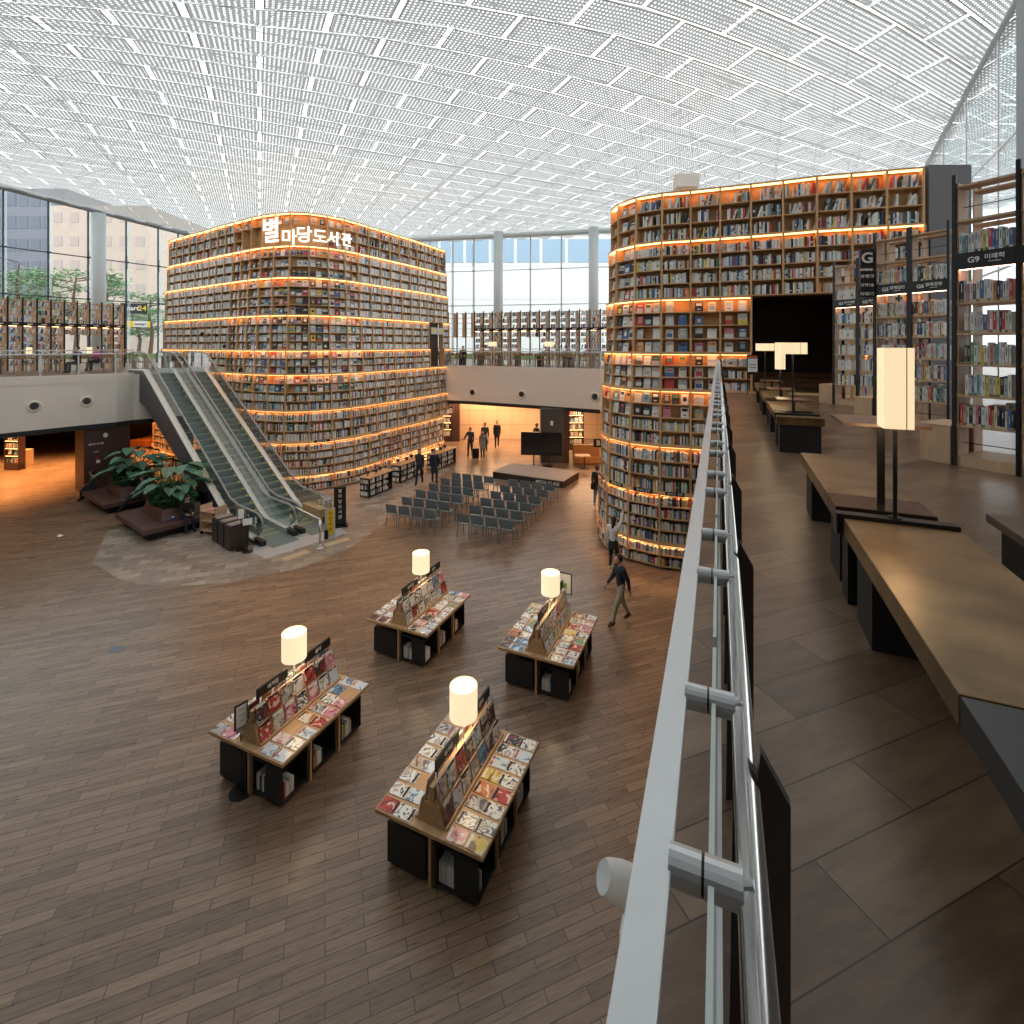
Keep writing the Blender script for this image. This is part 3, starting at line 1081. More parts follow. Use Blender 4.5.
def esc_parts(root, p0, p1, skirt_left, skirt_right):
    y0, y1 = -p0, -p1
    prof = [(0.35, 0.0), (0.35, 0.12), (X0 - 0.1, 0.16), (X0 + 0.35, 0.34), (X1, RISE + 0.16), (XT, RISE + 0.12), (XT, RISE - 0.9), (X1 - 0.35, RISE - 1.5), (3.0, 0.0)]
    for s, (ya, yb), on in ((0, (y0, y0 - 0.035), skirt_left), (1, (y1 + 0.035, y1), skirt_right)):
        m = MB()
        a = [Vector((x, ya, z)) for x, z in prof]
        b = [Vector((x, yb, z)) for x, z in prof]
        m.poly(a); m.poly(list(reversed(b)))
        for i in range(len(prof)):
            j = (i + 1) % len(prof)
            m.poly([a[j], a[i], b[i], b[j]])
        m.build('side_cladding', M_truss2 if s == 0 else M_pale, root)
    m = MB()
    m.poly([Vector((x, y, z)) for x, y, z in ((3.0, y0, 0.01), (3.0, y1, 0.01), (X1 - 0.35, y1, RISE - 1.49), (X1 - 0.35, y0, RISE - 1.49))])
    m.poly([Vector((x, y, z)) for x, y, z in ((X1 - 0.35, y0, RISE - 1.49), (X1 - 0.35, y1, RISE - 1.49), (XT, y1, RISE - 0.89), (XT, y0, RISE - 0.89))])
    m.build('underside', M_truss2, root)
    # decks
    top = [(0.35, 0.125), (X0 - 0.1, 0.17), (X0 + 0.35, 0.35), (X1, RISE + 0.18), (XT, RISE + 0.14)]
    for ya, yb in ((y0 + 0.0, y0 - 0.20), (y1 + 0.20, y1)):
        m = MB()
        for (xa, za), (xb, zb) in zip(top[:-1], top[1:]):
            m.hexa([(xa, ya, za - 0.02), (xa, yb, za - 0.02), (xb, yb, zb - 0.02), (xb, ya, zb - 0.02), (xa, ya, za + 0.03), (xa, yb, za + 0.03), (xb, yb, zb + 0.03), (xb, ya, zb + 0.03)])
            yi = yb if ya == y0 else ya
            m.hexa([(xa, yi + 0.012, za - 0.25), (xa, yi - 0.012, za - 0.25), (xb, yi - 0.012, zb - 0.25), (xb, yi + 0.012, zb - 0.25), (xa, yi + 0.012, za + 0.036), (xa, yi - 0.012, za + 0.036), (xb, yi - 0.012, zb + 0.036), (xb, yi + 0.012, zb + 0.036)], 1)
        m.build('deck', [M_deck, M_steel2], root)
    # steps
    ya, yb = y0 - 0.22, y1 + 0.22
    n = 26
    run = (X1 - X0) / n
    rise = RISE / n
    for i in range(n):
        m = MB()
        x = X0 + run * i
        z = rise * (i + 1)
        m.hexa([(x, ya, z - 0.24), (x, yb, z - 0.24), (x + run, yb, z - 0.24), (x + run, ya, z - 0.24), (x + 0.02, ya, z), (x + 0.02, yb, z), (x + run + 0.02, yb, z), (x + run + 0.02, ya, z)])
        m.b0(x + 0.02, x + 0.05, ya, yb, z, z + 0.002, 2)
        for s in (ya - 0.03, yb + 0.03):
            m.b0(x + 0.02, x + run * 0.8, s - 0.03, s + 0.03, z - 0.001, z + 0.006, 1)
        m.build('step', [M_step, M_yellow, mat('step_nose', (0.25, 0.28, 0.27), 0.4)], root)
    m = MB()
    m.b0(-0.5, X0, ya, yb, -0.05, 0.012)
    for q in (0.75, 1.2, 1.65):
        m.b0(q, q + 0.04, ya, yb, 0.012, 0.014, 1)
    m.build('landing_plate', [M_step, M_yellow], root)
    m = MB(); m.b0(X1, XT + 0.6, ya, yb, RISE - 0.05, RISE + 0.02); m.build('landing_plate', M_step, root)
    # glass balustrades and handrails
    for y in (y0 - 0.12, y1 + 0.12):
        hp = [(0.25, 0.35), (0.02, 0.5), (-0.05, 0.72), (0.08, 0.92), (0.35, 1.0), (X0 - 0.3, 1.0), (X0 + 0.3, 1.12), (X1 - 0.2, RISE + 0.93), (X1 + 0.4, RISE + 1.0), (XT, RISE + 1.0), (XT + 0.25, RISE + 0.9), (XT + 0.32, RISE + 0.7), (XT + 0.2, RISE + 0.45)]
        m = MB()
        m.tube([(x, y, z) for x, z in hp], 0.036, 8)
        m.build('handrail', M_hand, root, smooth=True)
        m = MB()
        lo = [(0.4, 0.12), (X0 - 0.1, 0.16), (X0 + 0.35, 0.34), (X1, RISE + 0.16), (XT, RISE + 0.12)]
        hi = [(0.02, 0.5), (0.08, 0.88), (0.35, 0.96), (X0 - 0.3, 0.96), (X0 + 0.3, 1.08), (X1 - 0.2, RISE + 0.89), (X1 + 0.4, RISE + 0.96), (XT, RISE + 0.96)]
        m.poly([(x, y, z) for x, z in lo] + [(x, y, z) for x, z in reversed(hi)])
        m.build('glass_balustrade', glass('escalator_glass', (0.80, 0.88, 0.86), 0.1) if 'escalator_glass' not in MATS else MATS['escalator_glass'], root)
        m = MB(); m.b0(-0.1, 0.5, y - 0.09, y + 0.09, 0.0, 0.17); m.build('newel_base', M_black, root, bevel=0.02)


esc_parts(ESC, -0.12, 1.24, True, False)
E2 = thing('escalator', 'right escalator with grey-green steps, beside the left book tower', 'escalator', ESC.location[:], ESC.rotation_euler.z, 'pair of escalators')
esc_parts(E2, 1.26, 2.62, False, True)
u_ = Vector((-0.79, 0.613, 0)); p_ = Vector((0.613, 0.79, 0))
E0 = Vector((-8.22, 16.45, 0))
# floor plate in front
pts = [P(252, 552, 0.006), P(266, 558.5, 0.006), P(347, 533, 0.006), P(318, 517, 0.006)]
m_ = MB(); m_.poly([E0 + u_ * 0.2 - p_ * 0.15 + Vector((0, 0, .006))] + pts[:3] + [E0 + u_ * 0.4 + p_ * 2.75 + Vector((0, 0, .006))])
for (a, b, c, d) in ((322, 561, 345, 552), (275, 571, 300, 562)):
    pass
struct(m_.build('floor_plate', mat('landing_metal', (0.50, 0.50, 0.50), 0.45, 0.3)))
m_ = MB()
for (x0, y0, x1, y1) in ((325, 545, 349, 538.5), (283, 559.5, 308, 551)):
    a, b = P(x0, y0, 0.008), P(x1, y1, 0.008)
    d = (b - a).normalized(); nn = Vector((d.y, -d.x, 0)) * 0.16
    m_.poly([a - nn, a + nn, b + nn, b - nn])
tag(m_.build('tactile_strip', mat('tactile_yellow', (0.55, 0.40, 0.24), 0.6)), 'two ochre tactile paving strips on the floor before the escalators', 'tactile paving')
# steel barrier post and yellow card at the foot
t = thing('barrier_post', 'polished steel barrier rail with one post at the foot of the escalators', 'barrier', P(320, 548, 0))
m_ = MB(); m_.tube([(0, 0, 0), (0, 0, 0.92)], 0.035, 10); m_.lathe([(0.1, 0), (0.1, 0.02), (0.04, 0.03)], n=14); m_.build('post', M_steel, t, smooth=True)
e_ = E0 + u_ * 1.1 + p_ * 1.25 + Vector((0, 0, 0.98)) - t.location
m_ = MB(); m_.tube([(0, 0, 0.92), Vector((0, 0, 0.92)).lerp(e_, 0.5), e_], 0.03, 8); m_.build('rail', M_steel, t, smooth=True)
t = thing('warning_board', 'narrow yellow warning board with black lettering in a steel frame beside the escalator', 'sign', P(330, 537, 0), 0.5)
m_ = MB(); m_.b0(-0.17, 0.17, -0.015, 0.015, 0.0, 0.98); m_.build('frame', M_steel2, t)
m_ = MB(); m_.b0(-0.09, 0.12, -0.02, 0.02, 0.1, 0.93); m_.build('yellow_panel', M_yellow, t)
for k, c in enumerate('안전주의'):
    text_part('lettering', c, 0.15, M_black, t, Vector((0.015, -0.024, 0.8 - 0.18 * k)), upright(0), 0.001, world=False)
m_ = MB(); m_.lathe([(0.07, 0), (0.07, 0.28), (0.05, 0.3)], (-0.14, -0.12, 0), 10)
m_.build('dispenser', M_black, t)
# round pictogram stickers and white figure transfers on the balustrade glass
for pd, lab in ((0.0, 'white walking-figure transfer on the left newel glass of the left escalator'), (2.5, 'white walking-figure transfer on the rightmost newel glass by the tower')):
    o = thing('glass_transfer', lab, 'pictogram', E0 + u_ * 0.55 + p_ * (pd) + Vector((0, 0, 0.62)), math.atan2(0.613, -0.79) + math.pi)
    m_ = MB()
    m_.ball((0.1, 0, 0.2), 0.045, 8, sc_=(1, 0.12, 1)); m_.tube([(0.1, 0, 0.14), (0.06, 0, 0.0)], 0.022, 5)
    m_.tube([(0.06, 0, 0.0), (0.12, 0, -0.14)], 0.016, 5); m_.tube([(0.06, 0, 0.0), (-0.04, 0, -0.13)], 0.016, 5)
    m_.tube([(0.1, 0, 0.12), (0.2, 0, 0.05)], 0.013, 5); m_.tube([(0.1, 0, 0.12), (0.0, 0, 0.05)], 0.013, 5)
    for k in range(3): m_.b0(-0.26, -0.1, -0.003, 0.003, 0.1 - 0.1 * k, 0.14 - 0.1 * k)
    m_.build('figure', M_whitetext, o)
for pd in (1.12, 1.42):
    o = E0 + u_ * 0.25 + p_ * pd + Vector((0, 0, 0.60))
    s_ = thing('round_sticker', 'yellow-rimmed round sticker on the newel glass, ' + ('left' if pd < 1.2 else 'right') + ' one of the middle pair', 'sticker', o, math.atan2(0.613, -0.79) + math.pi)
    m_ = MB(); m_.tube([(0, 0.006, 0), (0, -0.006, 0)], 0.1, 16); m_.tube([(0, 0.009, 0), (0, -0.009, 0)], 0.07, 14, 1); m_.build('disc', [M_yellow, M_whitetext], s_)

# tall black sign board with tablet holder (right of escalators)
t = thing('information_totem', 'tall black totem sign with white Korean lettering at the foot of the left book tower', 'sign', P(340, 526, 0), 0.35)
m_ = MB(); m_.b0(-0.21, 0.21, -0.04, 0.04, 0.04, 1.42); m_.build('panel', M_black, t, bevel=0.01)
m_ = MB(); m_.b0(-0.27, 0.27, -0.2, 0.2, 0, 0.04); m_.build('base', M_black, t)
m_ = MB(); m_.tube([(-0.2, -0.05, 0.95), (-0.38, -0.2, 1.05)], 0.015, 6); m_.box((-0.42, -0.24, 1.1), (0.25, 0.18, 0.03), 0, 0.3, rx=0.5); m_.build('tablet_arm', M_greymet, t)
for k, c in enumerate('별마당도서관'):
    text_part('lettering', c, 0.15, M_whitetext, t, Vector((0, -0.043, 1.28 - 0.19 * k)), upright(0), 0.002, 0.002, world=False)
for k, (px, py) in enumerate(((247.5, 552), (241, 550))):
    t = thing('sign_stand', ('small white card on a black stand in front of the bins', 'short black stand with a pale card behind the front sign stand')[k], 'sign stand', P(px, py, 0), 0.5)
    m_ = MB(); m_.lathe([(0.16, 0), (0.16, 0.02), (0.02, 0.03)], n=14); m_.build('base', M_black, t)
    m_ = MB(); m_.tube([(0, 0, 0.02), (0, 0, 0.9 + 0.15 * k)], 0.014, 6); m_.build('pole', M_black, t)
    m_ = MB(); m_.box((0, -0.02, 0.97 + 0.2 * k), (0.26 - .1 * k, 0.02, 0.2 + .1 * k), 0, 0, rx=-0.3); m_.build('card', M_whitetext, t)
m_ = MB(); p = P(314, 520, 0); m_.box((p.x, p.y + 0.3, 0.24), (1.3, 0.5, 0.48), rz=math.atan2(0.613, -0.79))
tag(m_.build('wooden_block', M_oak2, bevel=0.02), 'low tan wooden block on the floor between the right escalator and the book tower', 'block')
m_ = MB(); m_.poly([P(x, y, 0.005) for x, y in ((107, 651.5), (121, 652.5), (125, 646), (112, 645))]); struct(m_.build('floor_hatch', mat('hatch_steel', (0.16, 0.18, 0.20), 0.4, 0.3)))
m_ = MB(); m_.poly([P(x, y, 0.004) for x, y in ((56.5, 536.5), (60, 537), (63.5, 535), (59, 534.2))]); tag(m_.build('paper_slip', M_whitetext), 'small white slip of paper lying on the floor before the left mezzanine', 'paper')
# three dark bins in a row
for k in range(3):
    p = P(245, 549.5, 0).lerp(P(226, 538, 0), k / 2.9)
    t = thing('litter_bin', 'dark brown square litter bin, ' + ('nearest the camera', 'middle one of three', 'farthest, beside the wooden trolley')[k], 'litter bin', p + Vector((-0.35, 0.15, 0)), math.atan2(0.79, 0.613) + 1.57)
    m_ = MB(); m_.b0(-0.2, 0.2, -0.3, 0.3, 0.03, 0.80); m_.build('body', M_darkwall, t, bevel=0.01)
    m_ = MB(); m_.b0(-0.17, 0.17, -0.24, 0.24, 0.80, 0.815); m_.build('lid', mat('bin_lid', (0.25, 0.22, 0.2), 0.4), t)
    m_ = MB(); m_.b0(-0.06, 0.06, -0.305, -0.3, 0.56, 0.64); m_.build('label_plate', M_whitetext, t)
# wooden book trolley
t = thing('book_trolley', 'light wooden book trolley on castors beside the dark bins', 'trolley', P(213.5, 533, 0), -0.35)
for z in (0.12, 0.45, 0.78):
    m_ = MB(); m_.b0(-0.34, 0.34, -0.22, 0.22, z, z + 0.03); m_.build('shelf', M_pale, t)
for x in (-0.35, 0.35):
    m_ = MB(); m_.b0(x - 0.015, x + 0.015, -0.23, 0.23, 0.1, 0.98); m_.build('side_panel', M_pale, t)
    m_ = MB(); m_.tube([(x, -0.23, 0.1), (x, -0.23, 1.0), (x, 0.23, 1.0), (x, 0.23, 0.1)], 0.015, 6); m_.build('tube_frame', M_greymet, t)
for x in (-0.32, 0.32):
    for y in (-0.2, 0.2):
        m_ = MB(); m_.tube([(x - 0.02, y, 0.05), (x + 0.02, y, 0.05)], 0.05, 10); m_.tube([(x, y, 0.05), (x, y, 0.12)], 0.012, 5); m_.build('castor', M_black, t)
m_ = MB()
for k in range(3): m_.box((-0.12 + 0.14 * k, 0.0, 0.83 + 0.012 * k), (0.2, 0.28, 0.02), 0, 0.3 * k)
tag(m_.build('leaflets', mat('leaflet_red', (0.7, 0.3, 0.28), 0.5), None), 'red and white leaflets on top of the wooden trolley', 'leaflets')
bpy.context.scene.objects['leaflets'].location = t.location
# dark recess cabinet between planter and escalator
m_ = MB(); c_ = P(203, 521, 0); m_.box((c_.x, c_.y + 0.4, 0.55), (0.75, 0.7, 1.1), rz=-0.6)
m_.box((c_.x - 0.1, c_.y + 0.15, 0.86), (0.2, 0.02, 0.03), 1, rz=-0.6)
tag(m_.build('cabinet', [M_black, M_steel2], bevel=0.01), 'black cabinet standing between the front planter and the escalator', 'cabinet')

# ================================================================ planters
LA_ = Vector((0.80, -0.60, 0)); LB_ = Vector((0.60, 0.80, 0))
pyaw = math.atan2(-0.60, 0.80)
M_planter_top = M_planter


def leaf_shape(m, base, tip_dir, up, size, mi=0, wide=0.75):
    """heart-shaped leaf, folded along its midrib"""
    t = tip_dir.normalized()
    s = t.cross(up).normalized()
    nrm = s.cross(t)
    outl = [(-0.18, 0.14), (-0.12, 0.34), (0.12, 0.5), (0.42, 0.46), (0.72, 0.28), (1.0, 0.0)]
    mid = [(0.0, 0), (0.12, 0), (0.42, 0), (0.72, 0), (1, 0)]
    for sg in (1, -1):
        pts = [base] + [base + t * (a * size) + s * (sg * b * size * wide * 1.1) + nrm * (b * 0.25 * size - a * a * 0.22 * size) for a, b in outl]
        if sg < 0: pts = list(reversed(pts))
        m.poly(pts, mi)


def planter(name_, label, loc, seed):
    rr = random.Random(seed)
    t = thing('planter_bench', label, 'planter', loc, pyaw)
    m = MB(); m.b0(0, 2.95, 0, 2.15, 0.27, 0.45); m.build('bench_seat', M_planter, t, bevel=0.02)
    m = MB(); m.b0(0.25, 2.7, 0.2, 1.95, 0.0, 0.27); m.build('plinth', M_black, t)
    # tapered planting box
    m = MB()
    a0, a1, b0, b1 = 0.62, 2.55, 0.62, 2.0
    m.hexa([(a0, b0, 0.45), (a1, b0, 0.45), (a1, b1, 0.45), (a0, b1, 0.45), (a0 + 0.14, b0 + 0.1, 0.84), (a1 - 0.14, b0 + 0.1, 0.84), (a1 - 0.14, b1 - 0.1, 0.84), (a0 + 0.14, b1 - 0.1, 0.84)])
    m.build('planting_box', M_planter, t, bevel=0.012)
    m = MB(); m.b0(a0 + 0.18, a1 - 0.18, b0 + 0.14, b1 - 0.14, 0.835, 0.85); m.build('soil', M_soil, t)
    cx_, cy_ = (a0 + a1) / 2, (b0 + b1) / 2
    m = MB()
    for k in range(1100):
        an = rr.random() * 6.28
        q = rr.random() ** 0.5
        x, y = cx_ + math.cos(an) * q * 0.98, cy_ + math.sin(an) * q * 0.66
        z = 0.86 + rr.random() * (0.72 - 0.45 * q * q)
        d = Vector((rr.uniform(-1, 1), rr.uniform(-1, 1), rr.uniform(-0.3, 0.6)))
        if d.length < 0.2: continue
        leaf_shape(m, Vector((x, y, z)), d, Vector((rr.uniform(-.4, .4), rr.uniform(-.4, .4), 1)), rr.uniform(0.11, 0.22), 0, 0.6)
    o = m.build('undergrowth', M_leafd, t)
    o['kind'] = 'stuff'
    for k in range(34):
        an = k * 2.4 + rr.uniform(-0.3, 0.3)
        q = 0.35 + 0.75 * rr.random()
        base = Vector((cx_ + math.cos(an) * 0.2, cy_ + math.sin(an) * 0.15, 0.85))
        tip = Vector((cx_ + math.cos(an) * q * 1.15, cy_ + math.sin(an) * q * 0.8, 1.35 + rr.random() * 0.75 + (1 - q) * 0.35))
        m = MB()
        midp = base.lerp(tip, 0.5) + Vector((0, 0, 0.22))
        m.tube([base, midp, tip], 0.012, 5, 1, caps=False)
        d = Vector((math.cos(an), math.sin(an) * 0.8, -0.12))
        leaf_shape(m, tip, d, Vector((0.1 * rr.uniform(-1, 1), 0.1 * rr.uniform(-1, 1), 1)), rr.uniform(0.42, 0.60), 0)
        m.build('broad_leaf', [M_leaf, M_leafd], t)
    return t


L1 = P(115, 513, 0.45); L1.z = 0
planter('planter', 'front brown planter bench with broad-leaved plants, beside the escalator', L1, 3)
planter('planter', 'rear brown planter bench with tall broad leaves, next to the brown wall', L1 + Vector((-3.55, 2.72, 0)), 8)
# cup on the bench
t_cup = P(173, 520.5, 0.45)
m_ = MB(); m_.lathe([(0.035, 0), (0.045, 0.12)], n=12); m_.lathe([(0.047, 0.12), (0.045, 0.135), (0.01, 0.136)], n=12, m=1); o = m_.build('paper_cup', [mat('cup_blue', (0.05, 0.1, 0.5), 0.5), M_whitetext]); o.location = t_cup
tag(o, 'small blue paper cup with white lid on the front planter bench', 'cup')

# ================================================================ magazine tables
GY = -math.radians(23.7)    # grid rotation of tables, benches, chairs
MAGC = [('white', (0.84, 0.84, 0.82), (0.52, 0.45, 0.40), (0.1, 0.1, 0.12)), ('pink', (0.66, 0.28, 0.36), (0.8, 0.7, 0.65), (0.2, 0.05, 0.1)),
        ('green', (0.10, 0.33, 0.17), (0.7, 0.75, 0.6), (0.5, 0.1, 0.1)), ('blue', (0.13, 0.30, 0.50), (0.75, 0.78, 0.8), (0.05, 0.08, 0.2)),
        ('red', (0.50, 0.06, 0.05), (0.75, 0.6, 0.5), (0.08, 0.02, 0.02)), ('yellow', (0.68, 0.52, 0.10), (0.2, 0.12, 0.08), (0.7, 0.7, 0.65)),
        ('grey', (0.36, 0.37, 0.38), (0.1, 0.1, 0.1), (0.72, 0.7, 0.68)), ('black', (0.04, 0.04, 0.045), (0.5, 0.45, 0.4), (0.35, 0.05, 0.05)),
        ('orange', (0.62, 0.22, 0.06), (0.75, 0.7, 0.6), (0.1, 0.1, 0.1)), ('cream', (0.66, 0.60, 0.46), (0.35, 0.25, 0.2), (0.15, 0.3, 0.35)),
        ('pale blue', (0.62, 0.74, 0.80), (0.75, 0.75, 0.75), (0.15, 0.2, 0.3)), ('beige', (0.55, 0.45, 0.36), (0.25, 0.13, 0.1), (0.7, 0.7, 0.7))]
MAGM = []
for nm, c1, c2, c3 in MAGC:
    m = mat('magazine_' + nm, c1, 0.28)
    t = m.node_tree; b = t.nodes['Principled BSDF']
    tcn = t.nodes.new('ShaderNodeTexCoord'); oi = t.nodes.new('ShaderNodeObjectInfo')
    ad = t.nodes.new('ShaderNodeVectorMath'); ad.operation = 'MULTIPLY_ADD'; ad.inputs[1].default_value = (1, 1, 1)
    mu = t.nodes.new('ShaderNodeMath'); mu.operation = 'MULTIPLY'; mu.inputs[1].default_value = 37.0
    t.links.new(oi.outputs['Random'], mu.inputs[0])
    t.links.new(tcn.outputs['Object'], ad.inputs[0]); t.links.new(mu.outputs[0], ad.inputs[2])
    n = t.nodes.new('ShaderNodeTexNoise'); n.inputs['Scale'].default_value = 5.5; n.inputs['Detail'].default_value = 2.5; n.inputs['Distortion'].default_value = 1.2
    t.links.new(ad.outputs[0], n.inputs['Vector'])
    r = t.nodes.new('ShaderNodeValToRGB'); r.color_ramp.interpolation = 'CONSTANT'
    e = r.color_ramp.elements
    e[0].position = 0; e[0].color = (*c2, 1); e[1].position = 0.42; e[1].color = (*c1, 1)
    q = e.new(0.56); q.color = (*c3, 1); q = e.new(0.62); q.color = (*c1, 1); q = e.new(0.68); q.color = (*c2, 1)
    t.links.new(n.outputs['Fac'], r.inputs[0]); t.links.new(r.outputs[0], b.inputs['Base Color'])
    MAGM.append(m)
M_pages = mat('page_edges', (0.75, 0.73, 0.68), 0.7)
MAGW = [22, 5, 3, 4, 3, 2, 4, 5, 2, 4, 8, 2]
mag_src = {}


def magazine(ci, M, label, group, sc_=1.0):
    """M: world matrix; the magazine lies in its xy plane, cover up, title edge +y"""
    if ci not in mag_src:
        m = MB(); m.b0(-0.1, 0.1, -0.13, 0.13, 0.001, 0.010)
        m.b0(-0.098, 0.1005, -0.1305, 0.1305, 0.002, 0.009, 1)
        m.b0(-0.085, 0.085, 0.085, 0.118, 0.010, 0.0106, 2)
        o = m.build('magazine', [MAGM[ci], M_pages, [M_black, M_whitetext, MAGM[4], MAGM[3]][ci % 4] if ci != 7 else M_whitetext])
        mag_src[ci] = o
    else:
        o = mag_src[ci].copy(); COL.objects.link(o)
    o.matrix_basis = M @ Matrix.Scale(sc_, 4)
    o['label'] = label; o['category'] = 'magazine'; o['group'] = group
    return o


bk_src = {}


def book_obj(ci, M, dims, label, group):
    """individually built book: spine faces -y"""
    vr = R.randrange(3); key = (ci, vr)
    if key not in bk_src:
        m = MB()
        c = PC[ci]
        m.b0(-0.5, 0.5, -0.5, -0.46, 0, 1); m.b0(-0.5, -0.42, -0.5, 0.5, 0, 1); m.b0(0.42, 0.5, -0.5, 0.5, 0, 1)
        m.b0(-0.42, 0.42, -0.46, 0.47, 0.015, 0.985, 1)
        (m.b0(-0.12, 0.12, -0.51, -0.5, 0.45, 0.85, 2), m.b0(-0.2, 0.2, -0.51, -0.5, 0.1, 0.14, 2)) if vr == 0 else (m.b0(-0.08, 0.1, -0.51, -0.5, 0.3, 0.7, 2) if vr == 1 else (m.b0(-0.5, 0.5, -0.51, -0.5, 0.0, 0.13, 2), m.b0(-0.1, 0.1, -0.51, -0.5, 0.6, 0.9, 2)))
        cm = mat('book_' + PALN[ci], PC[ci], 0.45)
        tm_ = mat('spine_print_dark', (0.08, 0.08, 0.09), 0.5) if sum(c) > 1.0 else mat('spine_print_light', (0.7, 0.68, 0.6), 0.5)
        o = m.build('book', [cm, M_pages, tm_])
        bk_src[key] = o
    else:
        o = bk_src[key].copy(); COL.objects.link(o)
    o.matrix_basis = M @ Matrix.Diagonal((*dims, 1))
    o['label'] = label; o['category'] = 'book'; o['group'] = group
    return o


def crate(loc, rz, label, group, open_end):
    t = thing('rolling_crate', label, 'storage crate', loc, rz, group)
    return t


crate_proto = None
NB = [0]


def small_books(M0, L, n, label_where, group):
    """a short row of books along local x starting at origin of M0"""
    x = 0
    for k in range(n):
        ci = pick(True)
        w = R.uniform(0.022, 0.036); h = R.uniform(0.19, 0.24)
        book_obj(ci, M0 @ Matrix.Translation((x + w / 2, 0.09, 0)), (w - 0.002, 0.15, h), '%s book %s, %s from the left' % (PALN[ci], label_where, ordinal(k)), group)
        x += w


def make_table(px_c, where, seed, has_stand=False):
    """px_c: centre of table (world)"""
    rr = random.Random(seed)
    W, Lg = 1.53, 1.83
    loc = Vector(px_c)
    t = thing('magazine_table', 'oak magazine display table with central rack, the ' + where + ' one', 'display table', loc, GY, 'magazine display tables')
    m = MB(); m.b0(-W / 2, W / 2, -Lg / 2, Lg / 2, 0.70, 0.75); m.build('table_top', M_oak2, t, bevel=0.006)
    for y in (-0.64, 0, 0.64):
        pass
    m = MB(); m.b0(-0.02, 0.02, -0.84, 0.84, 0, 0.70); m.build('centre_panel', M_oak2, t)
    for y in (-0.29, 0.31):
        m = MB(); m.b0(-0.66, 0.66, y - 0.018, y + 0.018, 0.0, 0.70); m.build('cross_panel', M_oak2, t)
    # rack: two sloping sides on a long trough
    m = MB()
    for y in (-0.80, 0.0, 0.80):
        a, b = (y - 0.012, y + 0.012)
        m.hexa([(-0.20, a, 0.75), (0.20, a, 0.75), (0.20, b, 0.75), (-0.20, b, 0.75), (-0.10, a, 1.0), (0.10, a, 1.0), (0.10, b, 1.0), (-0.10, b, 1.0)])
    m.b0(-0.23, -0.205, -0.81, 0.81, 0.75, 0.785); m.b0(0.205, 0.23, -0.81, 0.81, 0.75, 0.785)
    m.hexa([(-0.17, -0.8, 0.75), (0.17, -0.8, 0.75), (0.17, 0.8, 0.75), (-0.17, 0.8, 0.75), (-0.075, -0.8, 1.0), (0.075, -0.8, 1.0), (0.075, 0.8, 1.0), (-0.075, 0.8, 1.0)])
    m.b0(-0.03, 0.03, -0.8, 0.8, 1.0, 1.2)
    m.build('rack', M_oak2, t)
    for k, y in enumerate((-0.42, 0.50)):
        m = MB(); m.b0(-0.014, 0.014, y - 0.28, y + 0.28, 1.31, 1.45); bo = m.build('header_board', M_black, t)
        for q in range(2):
            m = MB(); m.tube([(0, y - 0.24 + 0.48 * q, 1.1), (0, y - 0.24 + 0.48 * q, 1.32)], 0.006, 5); m.build('header_bracket', M_black, t)
        for sx_ in (1,):
            text_part('lettering', ('매거진', '잡지')[k], 0.075, M_whitetext, bo, Vector((0.0165, y, 1.38)), upright(math.pi / 2), 0.001, 0.001, world=False)
            text_part('lettering', ('매거진', '잡지')[k], 0.075, M_whitetext, bo, Vector((-0.0165, y, 1.38)), upright(-math.pi / 2), 0.001, 0.001, world=False)
    # lamp on the rack
    lt = thing('table_lamp', 'lit cream drum-shade lamp on the rack of the %s table' % where, 'lamp', loc + Vector((0, 0, 1.0)), GY, 'drum lamps on the magazine tables')
    m = MB(); m.tube([(0, 0, 0.205), (0, 0, 0.6)], 0.014, 8); m.lathe([(0.03, 0.2), (0.03, 0.21), (0.015, 0.22)], n=10); m.build('stem', M_greymet, lt)
    m = MB()
    n = 28; r = 0.19
    m.lathe([(r - 0.006, 0.53), (r, 0.53), (r, 0.95), (r - 0.006, 0.95), (r - 0.006, 0.53)], n=n, close=False); m.build('lamp_shade', M_shade, lt, smooth=False)
    m = MB(); m.lathe([(0.001, 0.93), (r - 0.008, 0.93)], n=n, close=False); m.build('diffuser', M_shadetop, lt)
    m = MB(); m.lathe([(r - 0.008, 0.545), (0.001, 0.545)], n=n, close=False); m.build('diffuser', M_shadetop, lt)
    li = bpy.data.lights.new('lamp_bulb', 'POINT'); li.energy = 11; li.color = (1, 0.72, 0.42); li.shadow_soft_size = 0.15
    lo = bpy.data.objects.new('lamp_bulb', li); COL.objects.link(lo); lo.parent = lt; lo.location = (0, 0, 0.46)
    Mt = Matrix.Translation(loc) @ Matrix.Rotation(GY, 4, 'Z')
    # magazines lying flat
    cols = [(-0.63, 'outer left'), (-0.375, 'inner left'), (0.375, 'inner right'), (0.63, 'outer right')]
    for x, cn in cols:
        for k in range(8):
            if rr.random() < 0.02: continue
            ci = rr.choices(range(12), MAGW)[0]
            y = -0.80 + k * 0.2285
            M = Mt @ Matrix.Translation((x + rr.uniform(-0.01, 0.01), y + rr.uniform(-0.008, 0.008), 0.75)) @ Matrix.Rotation(-math.pi / 2 * 0 + rr.uniform(-0.05, 0.05) + math.pi / 2 * 0, 4, 'Z') @ Matrix.Rotation(math.pi / 2 * (1 if x > 0 else -1) * 1, 4, 'Z')
            magazine(ci, M, '%s magazine flat in %s column, %s from near end, %s table' % (MAGC[ci][0], cn, ordinal(k), where), 'magazines on the display tables', 0.93)
